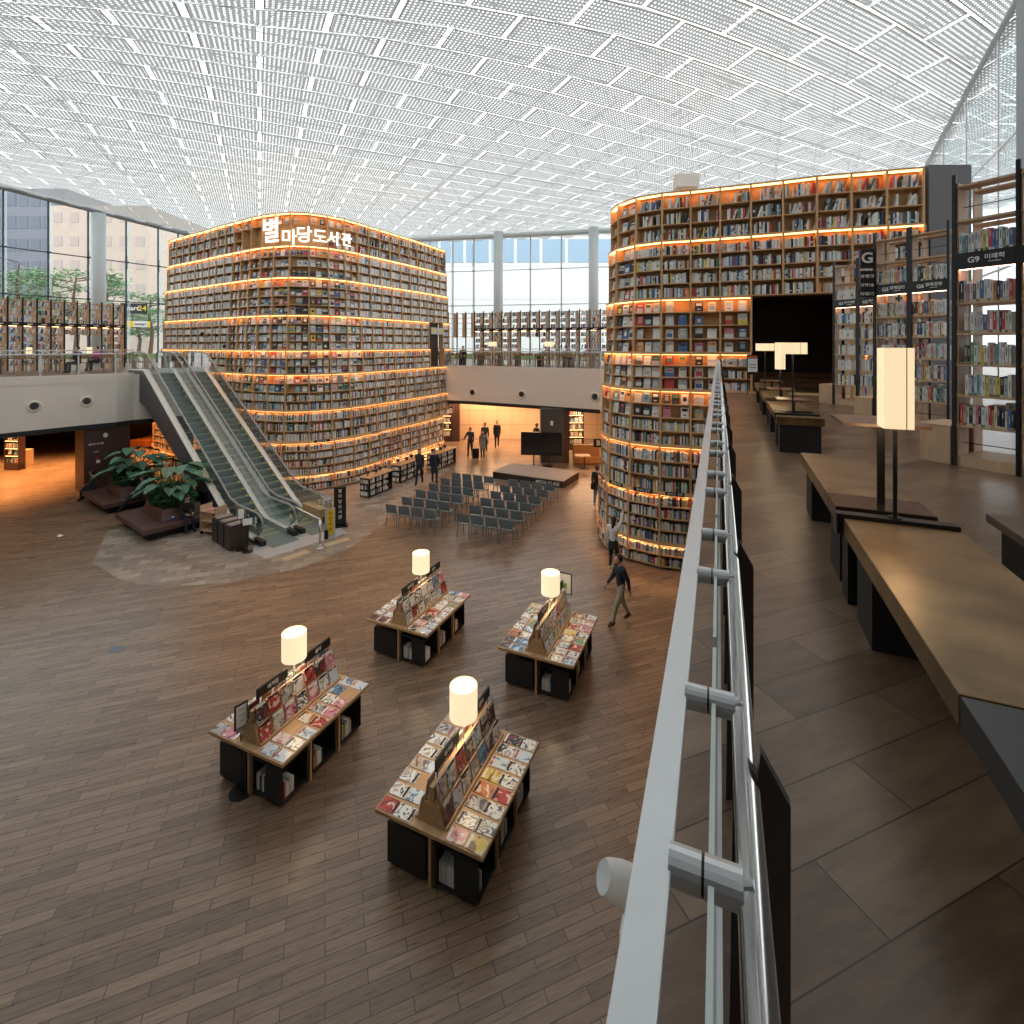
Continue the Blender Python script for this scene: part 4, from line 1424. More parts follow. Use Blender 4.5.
    # magazines leaning on the rack
    for sx_, sn in ((1, 'right'), (-1, 'left')):
        for tier, (x0, z0) in enumerate(((0.195, 0.765), (0.10, 1.01))):
            for k in range(7):
                if sx_ < 0 and tier == 0 and k > 4: pass
                ci = rr.choices(range(12), MAGW)[0]
                y = -0.69 + k * 0.23
                tilt = math.radians(78 if tier == 0 else 80)
                M = Mt @ Matrix.Translation((sx_ * x0, y, z0)) @ Matrix.Rotation(math.pi / 2 * sx_, 4, 'Z') @ Matrix.Rotation(tilt, 4, 'X') @ Matrix.Translation((0, 0.13, 0))
                magazine(ci, M, '%s magazine leaning on %s side, %s row, %s from near end, %s table' % (MAGC[ci][0], sn, ('lower', 'upper')[tier], ordinal(k), where), 'magazines on the display tables', 0.98)
    # rolling crates below
    global crate_proto
    for i, x in enumerate((-0.345, 0.345)):
        for j, y in enumerate((-0.60, 0.0, 0.60)):
            lab = 'black storage crate on castors under %s side, %s bay, %s table' % (('left', 'right')[i], ('near', 'middle', 'far')[j], where)
            dy = 0.02 if j == 0 else 0
            wloc = Mt @ Vector((x, y + dy, 0))
            rz = GY + (0 if i == 1 else math.pi)
            if crate_proto is None:
                crate_proto = c = thing('rolling_crate', lab, 'storage crate', wloc, rz, 'black crates under the magazine tables')
                m = MB(); m.b0(-0.28, 0.30, -0.24, 0.24, 0.05, 0.07); m.b0(-0.28, 0.30, -0.24, 0.24, 0.54, 0.56)
                m.b0(-0.28, -0.26, -0.24, 0.24, 0.07, 0.54); m.b0(-0.28, 0.30, -0.24, -0.22, 0.07, 0.54); m.b0(-0.28, 0.30, 0.22, 0.24, 0.07, 0.54); m.build('body', M_blackmatt, c, bevel=0.004)
                for a in (-0.24, 0.26):
                    for b in (-0.19, 0.19):
                        m = MB(); m.tube([(a - 0.012, b, 0.026), (a + 0.012, b, 0.026)], 0.025, 8); m.build('castor', M_greymet, c)
            else:
                c = dup(crate_proto, wloc, rz, lab)
            if i == 1 and j == 0:
                for ch in list(c.children): bpy.data.objects.remove(ch)
                m = MB(); m.b0(-0.28, 0.30, -0.24, 0.24, 0.05, 0.07); m.b0(-0.28, 0.30, -0.24, 0.24, 0.54, 0.56); m.b0(-0.28, -0.26, -0.24, 0.24, 0.07, 0.54)
                m.b0(-0.0, 0.30, -0.24, -0.22, 0.07, 0.54); m.b0(-0.28, 0.30, 0.22, 0.24, 0.07, 0.54); m.b0(-0.02, 0.0, -0.24, 0.24, 0.07, 0.54); m.b0(-0.26, -0.02, -0.02, 0.0, 0.07, 0.54); m.build('body', M_blackmatt, c, bevel=0.004)
                for a in (-0.24, 0.26):
                    for b in (-0.19, 0.19):
                        m = MB(); m.tube([(a - 0.012, b, 0.026), (a + 0.012, b, 0.026)], 0.025, 8); m.build('castor', M_greymet, c)
                small_books_stuff(Matrix.Translation(wloc) @ Matrix.Rotation(rz, 4, 'Z') @ Matrix.Translation((-0.25, -0.2, 0.072)), 7)
            if i == 1:
                Mc = Matrix.Translation(wloc) @ Matrix.Rotation(rz, 4, 'Z')
                M0 = Mc @ Matrix.Translation((0.26, -0.2 + rr.random() * 0.08, 0.072)) @ Matrix.Rotation(math.pi / 2, 4, 'Z') 
                small_books_stuff(M0, rr.randint(5, 8))
    if True:
        # books shown at the near end of the right front crate (open end pocket)
        pass
    return t, Mt


def small_books_stuff(M0, n):
    x = 0
    for k in range(n):
        c = jit(PC[pick(True)]); w = R.uniform(0.022, 0.036); h = R.uniform(0.19, 0.25)
        pts = [M0 @ Vector(p) for p in ((x, 0, 0), (x + w - 0.003, 0, 0), (x + w - 0.003, 0.16, 0), (x, 0.16, 0), (x, 0, h), (x + w - 0.003, 0, h), (x + w - 0.003, 0.16, h), (x, 0.16, h))]
        BK.hexa(pts, 0, c)
        x += w


def ctr(*c):
    z = 0.75
    v = [P(x, y, z) for x, y in c]
    s = sum(v, Vector()) / len(v)
    s.z = 0
    return s


c4 = ctr((376, 810), (538, 741)); c3 = ctr((208.4, 730.7), (369.6, 684)); c1 = ctr((366, 617.5), (471.5, 595.5)); c2 = ctr((498.5, 648), (597, 616))
TW = {0: 'nearest', 1: 'front-left', 2: 'rear-left', 3: 'rear-right'}
T4 = make_table(c4, TW[0], 11)
T3 = make_table(c3, TW[1], 12)
T1 = make_table(c1, TW[2], 13)
T2 = make_table(c2, TW[3], 14)

# round-based sign stand in front of the front-left table
t = thing('sign_stand', 'black stand with framed white notice and round base before the front-left table', 'sign stand', P(241, 792, 0), 0.9)
m_ = MB(); m_.lathe([(0.165, 0), (0.165, 0.012), (0.015, 0.02)], n=24); m_.build('base', M_black, t)
m_ = MB(); m_.tube([(0, 0, 0.015), (0, 0, 1.0)], 0.01, 6); m_.build('pole', M_black, t)
m_ = MB(); m_.box((0, 0, 1.13), (0.19, 0.02, 0.36)); m_.b0(-0.07, 0.07, -0.02, 0.0, 0.90, 0.96, 1); m_.build('frame', [M_black, M_greymet], t)
m_ = MB(); m_.box((0, -0.012, 1.13), (0.145, 0.006, 0.31)); m_.build('notice', M_whitetext, t)
for k, (tx, s_) in enumerate((('안내', 0.045), ('도서관', 0.035), ('이용', 0.03))):
    text_part('lettering', tx, s_, mat('print_grey', (0.3, 0.3, 0.32), 0.6), t, Vector((0, -0.016, 1.22 - 0.08 * k)), upright(0), 0.0005, world=False)
# framed poster behind the rear-right table's rack end
t = thing('poster_frame', 'black-framed white poster standing at the far end of the rear-right table', 'poster', T2[1] @ Vector((0.02, 0.86, 0.75)), GY)
m_ = MB(); m_.b0(-0.17, 0.17, -0.01, 0.01, 0.38, 0.84); m_.tube([(0, 0.0, 0.0), (0, 0, 0.4)], 0.012, 6); m_.lathe([(0.06, 0), (0.06, 0.01)], n=10); m_.build('frame', M_black, t)
m_ = MB(); m_.b0(-0.15, 0.15, -0.014, -0.01, 0.40, 0.82); m_.b0(-0.06, 0.06, -0.016, -0.014, 0.5, 0.62, 1); m_.build('poster', [M_whitetext, mat('print_green', (0.2, 0.4, 0.1), 0.5)], t)

# ================================================================ audience chairs
CHA = thing('stacking_chair', 'x', 'chair', (0, 0, 0), 0)
m_ = MB()
# seat shell, slightly dished: back is towards -y (viewer), chair faces +y
W_ = 0.43
seat = []
for j in range(5):
    y = -0.2 + 0.1 * j
    z = 0.45 - 0.015 * math.sin(math.pi * j / 4) - (0.02 if j == 4 else 0)
    seat.append((y, z))
for (ya, za), (yb, zb) in zip(seat[:-1], seat[1:]):
    m_.hexa([(-W_ / 2, ya, za - 0.02), (W_ / 2, ya, za - 0.02), (W_ / 2, yb, zb - 0.02), (-W_ / 2, yb, zb - 0.02), (-W_ / 2, ya, za), (W_ / 2, ya, za), (W_ / 2, yb, zb), (-W_ / 2, yb, zb)])
m_.build('seat', M_chair, CHA)
m_ = MB()
bk = [(-0.20, 0.50), (-0.235, 0.62), (-0.25, 0.74), (-0.262, 0.82)]
for (ya, za), (yb, zb) in zip(bk[:-1], bk[1:]):
    w0 = W_ / 2 + 0.005
    m_.hexa([(-w0, ya - 0.02, za), (w0, ya - 0.02, za), (w0, ya, za), (-w0, ya, za), (-w0, yb - 0.02, zb), (w0, yb - 0.02, zb), (w0, yb, zb), (-w0, yb, zb)])
m_.build('backrest', M_chair, CHA)
for x in (-0.21, 0.21):
    m_ = MB(); m_.tube([(x, 0.19, 0.44), (x * 1.08, 0.24, 0)], 0.014, 6); m_.build('leg', M_chairleg, CHA)
    m_ = MB(); m_.tube([(x * 1.02, -0.24, 0.60), (x * 1.02, -0.20, 0.44), (x * 1.08, -0.27, 0)], 0.014, 6); m_.build('leg', M_chairleg, CHA)
first = True
CY = -math.radians(21.9)
u1 = Vector((math.cos(CY), math.sin(CY), 0)); v1 = Vector((-math.sin(CY), math.cos(CY), 0))
for b, (o0, bn) in enumerate(((Vector((-4.28, 18.35, 0)), 'left'), (Vector((-1.59, 17.38, 0)), 'right'))):
    for r in range(6):
        for c in range(4):
            loc = o0 + u1 * (0.535 * c) + (Vector((0.37, 0.90, 0)) if b == 0 else v1 * 0.935) * r
            lab = 'grey stacking chair in the %s block, %s row from the camera, %s from the left' % (bn, ordinal(r), ordinal(c))
            if first:
                CHA.location = loc; CHA.rotation_euler = (0, 0, CY); CHA['label'] = lab; CHA['group'] = 'audience chairs before the stage'; first = False
            else:
                dup(CHA, loc, CY + R.uniform(-0.03, 0.03), lab, 'audience chairs before the stage')

# ================================================================ stage and screen
A_ = Vector((-0.95, 24.7, 0)); ya_ = math.atan2(-1.75, 3.25)
t = thing('stage', 'low dark stage platform with grey carpet top and white lettering on its front', 'stage', A_, ya_)
m_ = MB(); m_.b0(0, 3.75, 0, 2.0, 0.0, 0.33); m_.build('platform', mat('stage_skirt', (0.035, 0.02, 0.018), 0.6), t)
m_ = MB(); m_.b0(-0.01, 3.76, -0.01, 2.01, 0.33, 0.36); m_.build('carpet_top', M_stagegrey, t)
text_part('lettering', 'MEGA CLASS', 0.21, M_whitetext, t, Vector((2.95, -0.006, 0.17)), upright(0), 0.002, 0.003, world=False)
m_ = MB(); m_.b0(-0.1, 3.85, -0.12, -0.0, 0, 0.02); m_.build('metal_edge', M_greymet, t)
t = thing('display_screen', 'large black flat screen on a stand behind the stage', 'screen', (1.6, 27.2, 0), -0.12)
m_ = MB(); m_.b0(-1.12, 1.12, -0.04, 0.04, 0.60, 1.86); m_.build('screen', mat('screen_black', (0.012, 0.013, 0.015), 0.18), t, bevel=0.01)
for x in (-0.42, 0.42):
    m_ = MB(); m_.tube([(x, 0.05, 0.03), (x, 0.05, 1.3)], 0.03, 8); m_.build('stand_leg', M_black, t)
m_ = MB(); m_.b0(-0.6, 0.6, -0.2, 0.3, 0, 0.03); m_.build('stand_base', M_black, t)
m_ = MB(); m_.b0(1.62, 2.9, 28.0, 29.2, 0, 3.02); m_.b0(2.9, 3.2, 28.0, 29.2, 0, 3.02, 1); m_.b0(2.15, 2.3, 27.98, 28.0, 2.1, 2.35, 2)
struct(m_.build('column', [mat('column_charcoal', (0.075, 0.08, 0.08), 0.55), M_brownwall, M_whitetext]))

# ================================================================ low island bookshelves by the tower
def island(loc, yaw, L, Wd, H, label, nbay):
    t = thing('island_bookshelf', label, 'bookshelf', loc, yaw, 'low island bookshelves beside the left book tower')
    m = MB()
    m.b0(0, Wd, 0, L, 0.06, 0.09); m.b0(0, Wd, 0, 0.03, 0.06, H); m.b0(0, Wd, L - 0.03, L, 0.06, H)
    m.b0(Wd / 2 - 0.01, Wd / 2 + 0.01, 0, L, 0.06, H)
    m.b0(0, 0.02, 0, 0.05, 0, H); m.b0(Wd - 0.02, Wd, 0, 0.05, 0, H)
    m.build('carcass', M_black, t)
    m = MB(); m.b0(-0.04, Wd + 0.04, -0.05, L + 0.3, H, H + 0.04); m.build('wooden_top', M_oak2, t)
    m = MB(); m.b0(0.03, Wd - 0.03, L + 0.2, L + 0.24, 0, H); m.build('end_support', M_black, t)
    for k in (1, 2):
        m = MB(); m.b0(0, Wd, 0, L, 0.06 + (H - 0.06) * k / 3, 0.08 + (H - 0.06) * k / 3); m.build('shelf_board', M_black, t)
    Mt = Matrix.Translation(t.location) @ Matrix.Rotation(yaw, 4, 'Z')
    for k in range(1, nbay):
        m = MB(); m.b0(Wd / 2, Wd, L * k / nbay - 0.01, L * k / nbay + 0.01, 0.06, H); m.build('divider', M_black, t)
    Rm = Mt.to_3x3()
    for lv in range(3):
        z = 0.09 + (H - 0.06) * lv / 3
        hh = (H - 0.06) / 3 - 0.02
        for q in range(nbay):
            a = Mt @ Vector((Wd, L * q / nbay + 0.02, z)); b = Mt @ Vector((Wd, L * (q + 1) / nbay - 0.02, z))
            book_row(a, b, Rm @ Vector((1, 0, 0)), hh, 'spine', 0.9, True, 0.17, 0.03, 0.05)
        a = Mt @ Vector((0.03, -0.0, z)); b = Mt @ Vector((Wd - 0.03, -0.0, z))
        book_row(a, b, Rm @ Vector((0, -1, 0)), hh, 'spine', 1, True, 0.02, 0.04, 0.06, inset=-0.022)
    return t, Mt


for loc, L, lab in ((P(360, 497, 0), 1.35, 'nearest low island shelf with wooden top and books, beside the left tower'), (P(391.5, 482.5, 0), 1.75, 'middle low island shelf with books, behind the two walking people'), (P(427, 470.5, 0), 1.9, 'farthest low island shelf with books, under the back mezzanine edge')):
    t, Mt = island(loc, -0.42, L, 0.52, 0.84, lab, 3)
    for k in range(3):
        p = Mt @ Vector((0.15 + 0.12 * (k % 2), 0.3 + k * L / 3.2, 0.88))
        o = thing('tablet_stand', 'small black tablet device on ' + lab.split(' with')[0].split(',')[0] + ', ' + ('near end', 'middle', 'far end')[k], 'tablet', p, -0.42)
        m_ = MB(); m_.lathe([(0.05, 0), (0.05, 0.01), (0.01, 0.02), (0.01, 0.1)], n=8); m_.build('foot', M_black, o)
        m_ = MB(); m_.box((0, 0, 0.13), (0.2, 0.015, 0.14), rx=-0.5); m_.build('tablet', M_black, o)
# slatted step seat with light below, beside the farther shelves
t = thing('slatted_seat', 'illuminated slatted wooden seat running along the foot of the left book tower', 'bench', VL(nL - 5, 1.3, 0))
ks = list(range(nL - 8, nL - 2))
for q in range(4):
    m_ = MB()
    for a, b in zip(ks[:-1], ks[1:]):
        o_ = 1.05 + 0.10 * (3 - q)
        z = 0.12 + 0.13 * q
        m_.hexa([VL(a, o_ + 0.08, z), VL(b, o_ + 0.08, z), VL(b, o_, z), VL(a, o_, z), VL(a, o_ + 0.08, z + 0.05), VL(b, o_ + 0.08, z + 0.05), VL(b, o_, z + 0.05), VL(a, o_, z + 0.05)])
    m_.build('slat', M_oak2, t, world=True)
m_ = MB()
for a, b in zip(ks[:-1], ks[1:]):
    m_.hexa([VL(a, 1.0, 0.02), VL(b, 1.0, 0.02), VL(b, 0.98, 0.02), VL(a, 0.98, 0.02), VL(a, 1.0, 0.55), VL(b, 1.0, 0.55), VL(b, 0.98, 0.55), VL(a, 0.98, 0.55)])
m_.build('light_strip', mat('led_back', (1, 0.6, 0.3), 0.5, emit=(1.0, 0.5, 0.2), es=1.6), t, world=True)

# ================================================================ furniture in the passage under the mezzanine
def lit_shelf(loc, yaw, label, W=1.0, H=2.4, n=5):
    t = thing('lit_bookshelf', label, 'bookshelf', loc, yaw, 'lit dark bookshelves under the mezzanine')
    m = MB(); m.b0(0, 0.04, 0, 0.35, 0, H); m.b0(W - 0.04, W, 0, 0.35, 0, H); m.b0(0, W, 0.33, 0.35, 0, H); m.b0(0, W, 0, 0.35, H - 0.04, H); m.b0(0, W, 0, 0.35, 0, 0.35)
    m.build('carcass', M_brownwall, t)
    Mt = Matrix.Translation(t.location) @ Matrix.Rotation(yaw, 4, 'Z')
    for k in range(n):
        z = 0.38 + (H - 0.42) * k / n
        m = MB(); m.b0(0.04, W - 0.04, 0, 0.33, z - 0.03, z); m.build('shelf_board', M_brownwall, t)
        m = MB(); m.b0(0.05, W - 0.05, 0.02, 0.05, z + (H - 0.42) / n - 0.05, z + (H - 0.42) / n - 0.035); m.build('light_strip', M_ledsoft, t)
        book_row(Mt @ Vector((0.05, 0, z)), Mt @ Vector((W - 0.05, 0, z)), Mt.to_3x3() @ Vector((0, -1, 0)), (H - 0.42) / n * 0.9, 'face' if k % 2 else 'spine', 1, False, 0.2, 0.04, 0.07)
    return t


p = P(442.5, 441.5, 0); lit_shelf(p, 0.0, 'lit bookshelf with dark side under the back mezzanine, left of the group of people', 0.62, 2.75)
m_ = MB(); m_.b0(p.x + 0.63, p.x + 1.15, p.y, p.y + 0.5, 0, 3.0); struct(m_.build('column', M_brownwall))
lit_shelf(P(569, 450, 0), 0.05, 'lit bookshelf under the back mezzanine, right of the charcoal column', 0.95, 2.7)
lit_shelf(P(4, 470, 0), -0.1, 'lit bookshelf under the left mezzanine, at the left edge', 0.85, 2.0, 4)
p = P(28, 466, 0); m_ = MB(); m_.box((p.x - 0.2, p.y, 0.45), (0.55, 0.5, 0.9)); tag(m_.build('counter_box', M_pale, bevel=0.01), 'pale wooden box beside the lit shelf at the left edge', 'box')
# tan sofa and table
t = thing('booth_sofa', 'tan leather booth sofa with small table behind the stage, at right', 'sofa', P(571, 466, 0) + Vector((0.2, 0.3, 0)), 0.0)
m_ = MB(); m_.b0(0, 1.5, 0, 0.6, 0.05, 0.42); m_.build('seat', M_tan, t, bevel=0.03)
m_ = MB(); m_.b0(0, 1.5, 0.5, 0.75, 0.40, 1.0); m_.build('backrest', M_tan, t, bevel=0.04)
t = thing('small_table', 'small wooden table with dark pedestal in front of the tan sofa', 'table', P(584, 468, 0) + Vector((0, -0.1, 0)))
m_ = MB(); m_.lathe([(0.28, 0), (0.28, 0.02), (0.03, 0.03), (0.03, 0.68)], n=12); m_.build('pedestal', M_black, t)
m_ = MB(); m_.b0(-0.5, 0.3, -0.3, 0.3, 0.68, 0.72); m_.build('table_top', M_oak2, t)
t = thing('hanging_screen_sign', 'black square sign with white letter hanging beside the right book tower', 'sign', PD(597.5, 443, 20.6))
m_ = MB(); m_.b0(-0.16, 0.22, -0.02, 0.02, -0.17, 0.17); m_.build('panel', M_black, t)
text_part('lettering', 'B', 0.3, M_whitetext, t, Vector((0.03, -0.024, 0)), upright(0), 0.002, 0.005, world=False)
# orange ottomans and railing seen under the escalator
for k, (x, y, w_) in enumerate(((137, 446, 1.3), (151, 443, 2.1))):
    m_ = MB(); p = P(x, y, 0); m_.box((p.x + w_ * 0.3, p.y, 0.22), (w_, 0.7, 0.44), rz=-0.15)
    tag(m_.build('ottoman', M_orange, bevel=0.04), ('small orange ottoman under the left mezzanine, beside the dark wall', 'long orange ottoman under the left mezzanine, beneath the escalator')[k], 'ottoman')
t = thing('stair_railing', 'dark metal railing around the descending escalator behind the front planter', 'railing', P(154, 478, 0))
for k in range(4):
    m_ = MB(); a = Vector((k * 0.75, k * 0.28, 0)); m_.tube([a, a + Vector((0, 0, 1.0))], 0.02, 6); m_.build('post', M_black, t)
m_ = MB(); m_.tube([(0, 0, 1.0), (2.25, 0.84, 1.0)], 0.022, 6); m_.tube([(0, 0, 0.5), (2.25, 0.84, 0.5)], 0.012, 6); m_.build('rail', M_black, t)
m_ = MB(); m_.tube([(0.5, -0.2, 0.1), (0.5, -0.2, 0.8), (0.62, -0.16, 0.95), (0.9, -0.05, 0.98), (1.6, 0.25, 0.6)], 0.035, 8); m_.build('handrail', M_black, t, smooth=True)
# hanging speaker on the back fascia
t = thing('hanging_speaker', 'black loudspeaker on a bracket against the back fascia beside the left tower', 'loudspeaker', PD(431.5, 378, 31.2))
m_ = MB(); m_.lathe([(0.16, -0.5), (0.26, -0.42), (0.28, -0.1), (0.24, 0.22), (0.12, 0.26)], n=14); m_.build('body', M_black, t)
m_ = MB(); m_.tube([(0, 0, 0.2), (0, 0, 0.6), (0.3, 0.55, 0.6)], 0.03, 6); m_.build('bracket', M_black, t)
# small projector/camera domes fixed to the left tower front
for k, (x, y, d) in enumerate(((202, 333.5, 26.3), (210, 334, 26.0), (217, 336.5, 25.6), (224.5, 346, 25.0), (240, 370, 23.7), (367, 433, 25.2), (354, 468, 24.2))):
    if k > 4: continue
    t = thing('spotlight', 'small black spotlight clipped on the left tower, %s of five counting from the left' % ordinal(k), 'spotlight', PD(x, y, d), 0.4)
    m_ = MB(); m_.tube([(0, -0.12, -0.03), (0, 0.1, 0.03)], 0.07, 10); m_.build('head', M_black, t)
    m_ = MB(); m_.tube([(0, 0.05, 0), (0.03, 0.35, 0.12)], 0.015, 5); m_.build('arm', M_black, t)


# ================================================================ near balustrade
ty = 0.414
BYW = math.atan(ty)
cs = math.cos(BYW)
def BP(x0, y, z):
    return Vector((x0 + ty * y, y, z))
rail = thing('glass_balustrade', 'long glass balustrade with flat steel cap bar and round handrail, in the foreground', 'balustrade', (0, 0, MEZ))
HZ = CZ - 0.41
def bar(name, xa, xb, za, zb, y0, y1, m, bevel=0):
    b = MB()
    b.hexa([BP(xa, y0, za), BP(xb, y0, za), BP(xb, y1, za), BP(xa, y1, za), BP(xa, y0, zb), BP(xb, y0, zb), BP(xb, y1, zb), BP(xa, y1, zb)])
    return b.build(name, m, rail, world=True, bevel=bevel)
bar('cap_bar', -0.0685, -0.0375, HZ - 0.012, HZ, 0.06, 14.0, M_steel2, 0.001)
m_ = MB(); m_.tube([BP(0.0262, 0.06, HZ - 0.012), BP(0.0262, 14.0, HZ - 0.012)], 0.0115, 20); m_.build('handrail', M_steel, rail, world=True, smooth=True)
per, ph = 0.507, 0.398
for k in range(27):
    for q in (0.0, 0.193):
        y = ph + per * k + q
        if y > 13.9: continue
        m_ = MB()
        a, b = BP(-0.04, y, HZ - 0.014), BP(0.016, y - 0.008, HZ - 0.020)
        n_ = Vector((cs, -ty * cs, 0))
        a = BP(-0.04, y + 0.004, HZ - 0.006); L_ = 0.054
        m_.tube([a, a + n_ * L_ * 0.45], 0.0138, 18); m_.tube([a + n_ * L_ * 0.45, a + n_ * L_ * 0.49], 0.013, 18, 1); m_.tube([a + n_ * L_ * 0.49, a + n_ * L_], 0.0138, 18)
        m_.tube([a + n_ * (L_ - 0.006), a + n_ * (L_ + 0.008) + Vector((0, 0, 0.006))], 0.004, 8)
        m_.build('rail_bracket', [M_steel2, M_black], rail, world=True, smooth=False)
M_bglass = glass('balustrade_glass', (0.93, 0.965, 0.95), 0.15)
for k in range(28):
    y0 = ph + per * (k - 1) + 0.30 if k else 0.06
    y1 = min(ph + per * k + 0.28, 13.95)
    if y0 >= y1: continue
    y0 += 0.004
    b = MB()
    xa, xb = -0.0085, -0.0037
    za, zb = MEZ, HZ
    P0 = [BP(xa, y0, za), BP(xb, y0, za), BP(xb, y1, za), BP(xa, y1, za), BP(xa, y0, zb), BP(xb, y0, zb), BP(xb, y1, zb), BP(xa, y1, zb)]
    b.poly([P0[0], P0[3], P0[7], P0[4]]); b.poly([P0[1], P0[5], P0[6], P0[2]])
    b.poly([P0[4], P0[5], P0[6], P0[7]][::-1], 1); b.poly([P0[0], P0[4], P0[5], P0[1]], 1)
    b.build('glass_pane', [M_bglass, M_glassedge], rail, world=True)
M_fin = mat('fin_bronze', (0.035, 0.027, 0.023), 0.38, 0.4)
for k in range(27):
    y = 0.47 + 0.507 * k
    if y > 13.9: break
    b = MB()
    pr_ = [(0.0345, CZ - 0.42), (0.0392, CZ - 0.383), (0.0675, CZ - 0.435), (0.0675, MEZ), (0.020, MEZ)]
    A_ = [BP(x, y, z) for x, z in pr_]
    B_ = [p + Vector((ty * cs, cs, 0)) * 0.012 for p in A_]
    b.poly(A_); b.poly(B_[::-1])
    for i in range(5):
        j = (i + 1) % 5
        b.poly([A_[j], A_[i], B_[i], B_[j]])
    b.build('balustrade_post', M_fin, rail, world=True)
bar('bottom_channel', -0.02, 0.008, MEZ, MEZ + 0.03, 0.05, 14.0, M_steel2)
# white dome housings on the outer face of the slab
dl = BP(-0.25, 1.36, CZ - 1.47)
t = thing('wall_spotlight', 'white oval spotlight housing on the slab edge outside the foreground balustrade', 'spotlight', dl, -BYW)
m_ = MB()
dome_rot = (Matrix.Rotation(BYW, 3, 'Z') @ Vector((-0.88, -0.12, 0.45))).to_track_quat('Z', 'Y').to_euler()
prof = [(0.001, -0.12), (0.035, -0.112), (0.056, -0.08), (0.066, -0.03), (0.066, 0.03), (0.058, 0.085), (0.05, 0.105)]
m_.lathe([(a_ * .72, b_ * .72) for a_, b_ in prof], (0, 0, 0), 22, close=False)
o = m_.build('housing', M_white, t, smooth=True); o.rotation_euler = dome_rot
m_ = MB(); m_.lathe([(0.001, 0.071), (0.036, 0.075)], (0, 0, 0), 22, close=False)
o = m_.build('lens', mat('lens_white', (0.75, 0.80, 0.80), 0.3), t); o.rotation_euler = dome_rot
m_ = MB(); m_.b0(0.0, 0.062, -0.12, -0.07, -0.04, 0.0); m_.build('bracket', M_white, t, bevel=0.004)


# ---- glass balustrades on the other mezzanine edges
def glass_rail(name, label, pts, npan):
    t = thing(name, label, 'balustrade', (*pts[0], MEZ))
    V3 = [Vector((*p, 0)) for p in pts]
    tot = 0
    for a, b in zip(V3[:-1], V3[1:]):
        L = (b - a).length
        k = max(1, round(L / 1.55))
        d = (b - a).normalized(); nn = Vector((-d.y, d.x, 0)) * 0.06
        for i in range(k):
            p = a.lerp(b, i / k) + nn; q = a.lerp(b, (i + 1) / k) + nn
            m = MB(); m.poly([p + Vector((0, 0, MEZ + 0.03)), q + Vector((0, 0, MEZ + 0.03)), q + Vector((0, 0, MEZ + 1.1)), p + Vector((0, 0, MEZ + 1.1))]); m.build('glass_pane', M_bglass, t, world=True)
            m = MB(); m.box(p + Vector((0, 0, MEZ + 0.5)), (0.05, 0.03, 1.0), rz=math.atan2(d.y, d.x)); m.build('post', M_steel2, t, world=True)
    nn_ = []
    for z, r in ((MEZ + 0.95, 0.032), (MEZ + 1.12, 0.02)):
        m = MB(); m.tube([v + Vector((0, 0.06, z)) for v in V3], r, 8); m.build('handrail', M_steel2, t, world=True, smooth=True)
    return t
glass_rail('glass_balustrade', 'glass balustrade with steel handrail along the left mezzanine edge', [LP[i] for i in range(2, 7)], 6)
glass_rail('glass_balustrade', 'glass balustrade with steel handrail along the back mezzanine edge', [LP[i] for i in range(10, 15)], 6)

# ================================================================ bench row
gy = math.atan(0.436)
G = Vector((math.sin(gy), math.cos(gy), 0)); Wd = Vector((math.cos(gy), -math.sin(gy), 0))
def on_line(y, dx=0.0):
    return Vector((0.59 + 0.436 * y + dx, y, MEZ))


def bench(y0, y1, label, w=0.47, plate=0.28, dark=False, dx=0.0, legs=(0.10, None), th=0.085):
    a = on_line(y0, dx); L = (y1 - y0) / math.cos(gy)
    t = thing('bench', label, 'bench', a, -gy, 'long brass-topped benches on the mezzanine')
    if dark:
        m = MB(); m.b0(0, w, 0, L, 0.45 - th, 0.45); m.build('seat_top', mat('dark_bench_top', (0.022, 0.024, 0.027), 0.35), t, bevel=0.003)
    else:
        m = MB(); m.b0(0, w, plate, L, 0.45 - th, 0.45); m.build('seat_top', M_brass, t, bevel=0.003)
        if plate:
            m = MB(); m.b0(0, w, 0, plate, 0.45 - th, 0.452); m.build('end_plate', mat('dark_bronze_plate', (0.06, 0.036, 0.024), 0.22, 0.6), t, bevel=0.003)
    nl = {'a': 0, 'b': 1}.get(legs, max(2, int(L / 1.1)) if L > 0.6 else 1)
    for k in range(nl):
        c = 0.2 + (L - 0.45) * (k / max(1, nl - 1)) if nl > 1 else (L - 0.3 if legs == 'b' else L / 2)
        m = MB(); m.b0(0.035, w - 0.035, max(0.02, c - 0.11), min(L - 0.01, c + 0.17), 0, 0.45 - th); m.build('leg', M_blackmatt, t)
    return t, L


def strip(y, label, dx=0.0, w=0.50):
    a = on_line(y, dx)
    t = thing('lamp_plinth', label, 'plinth', a, -gy)
    m = MB(); m.b0(-0.01, w, 0, 0.065, 0.37, 0.47); m.b0(-0.0, w - 0.02, 0.065, 0.16, 0.34, 0.44, 1); m.build('beam', [M_black, M_brass], t, bevel=0.002)
    m = MB(); m.b0(0.04, w - 0.05, 0.01, 0.15, 0, 0.37); m.build('support', M_black, t)
    return t


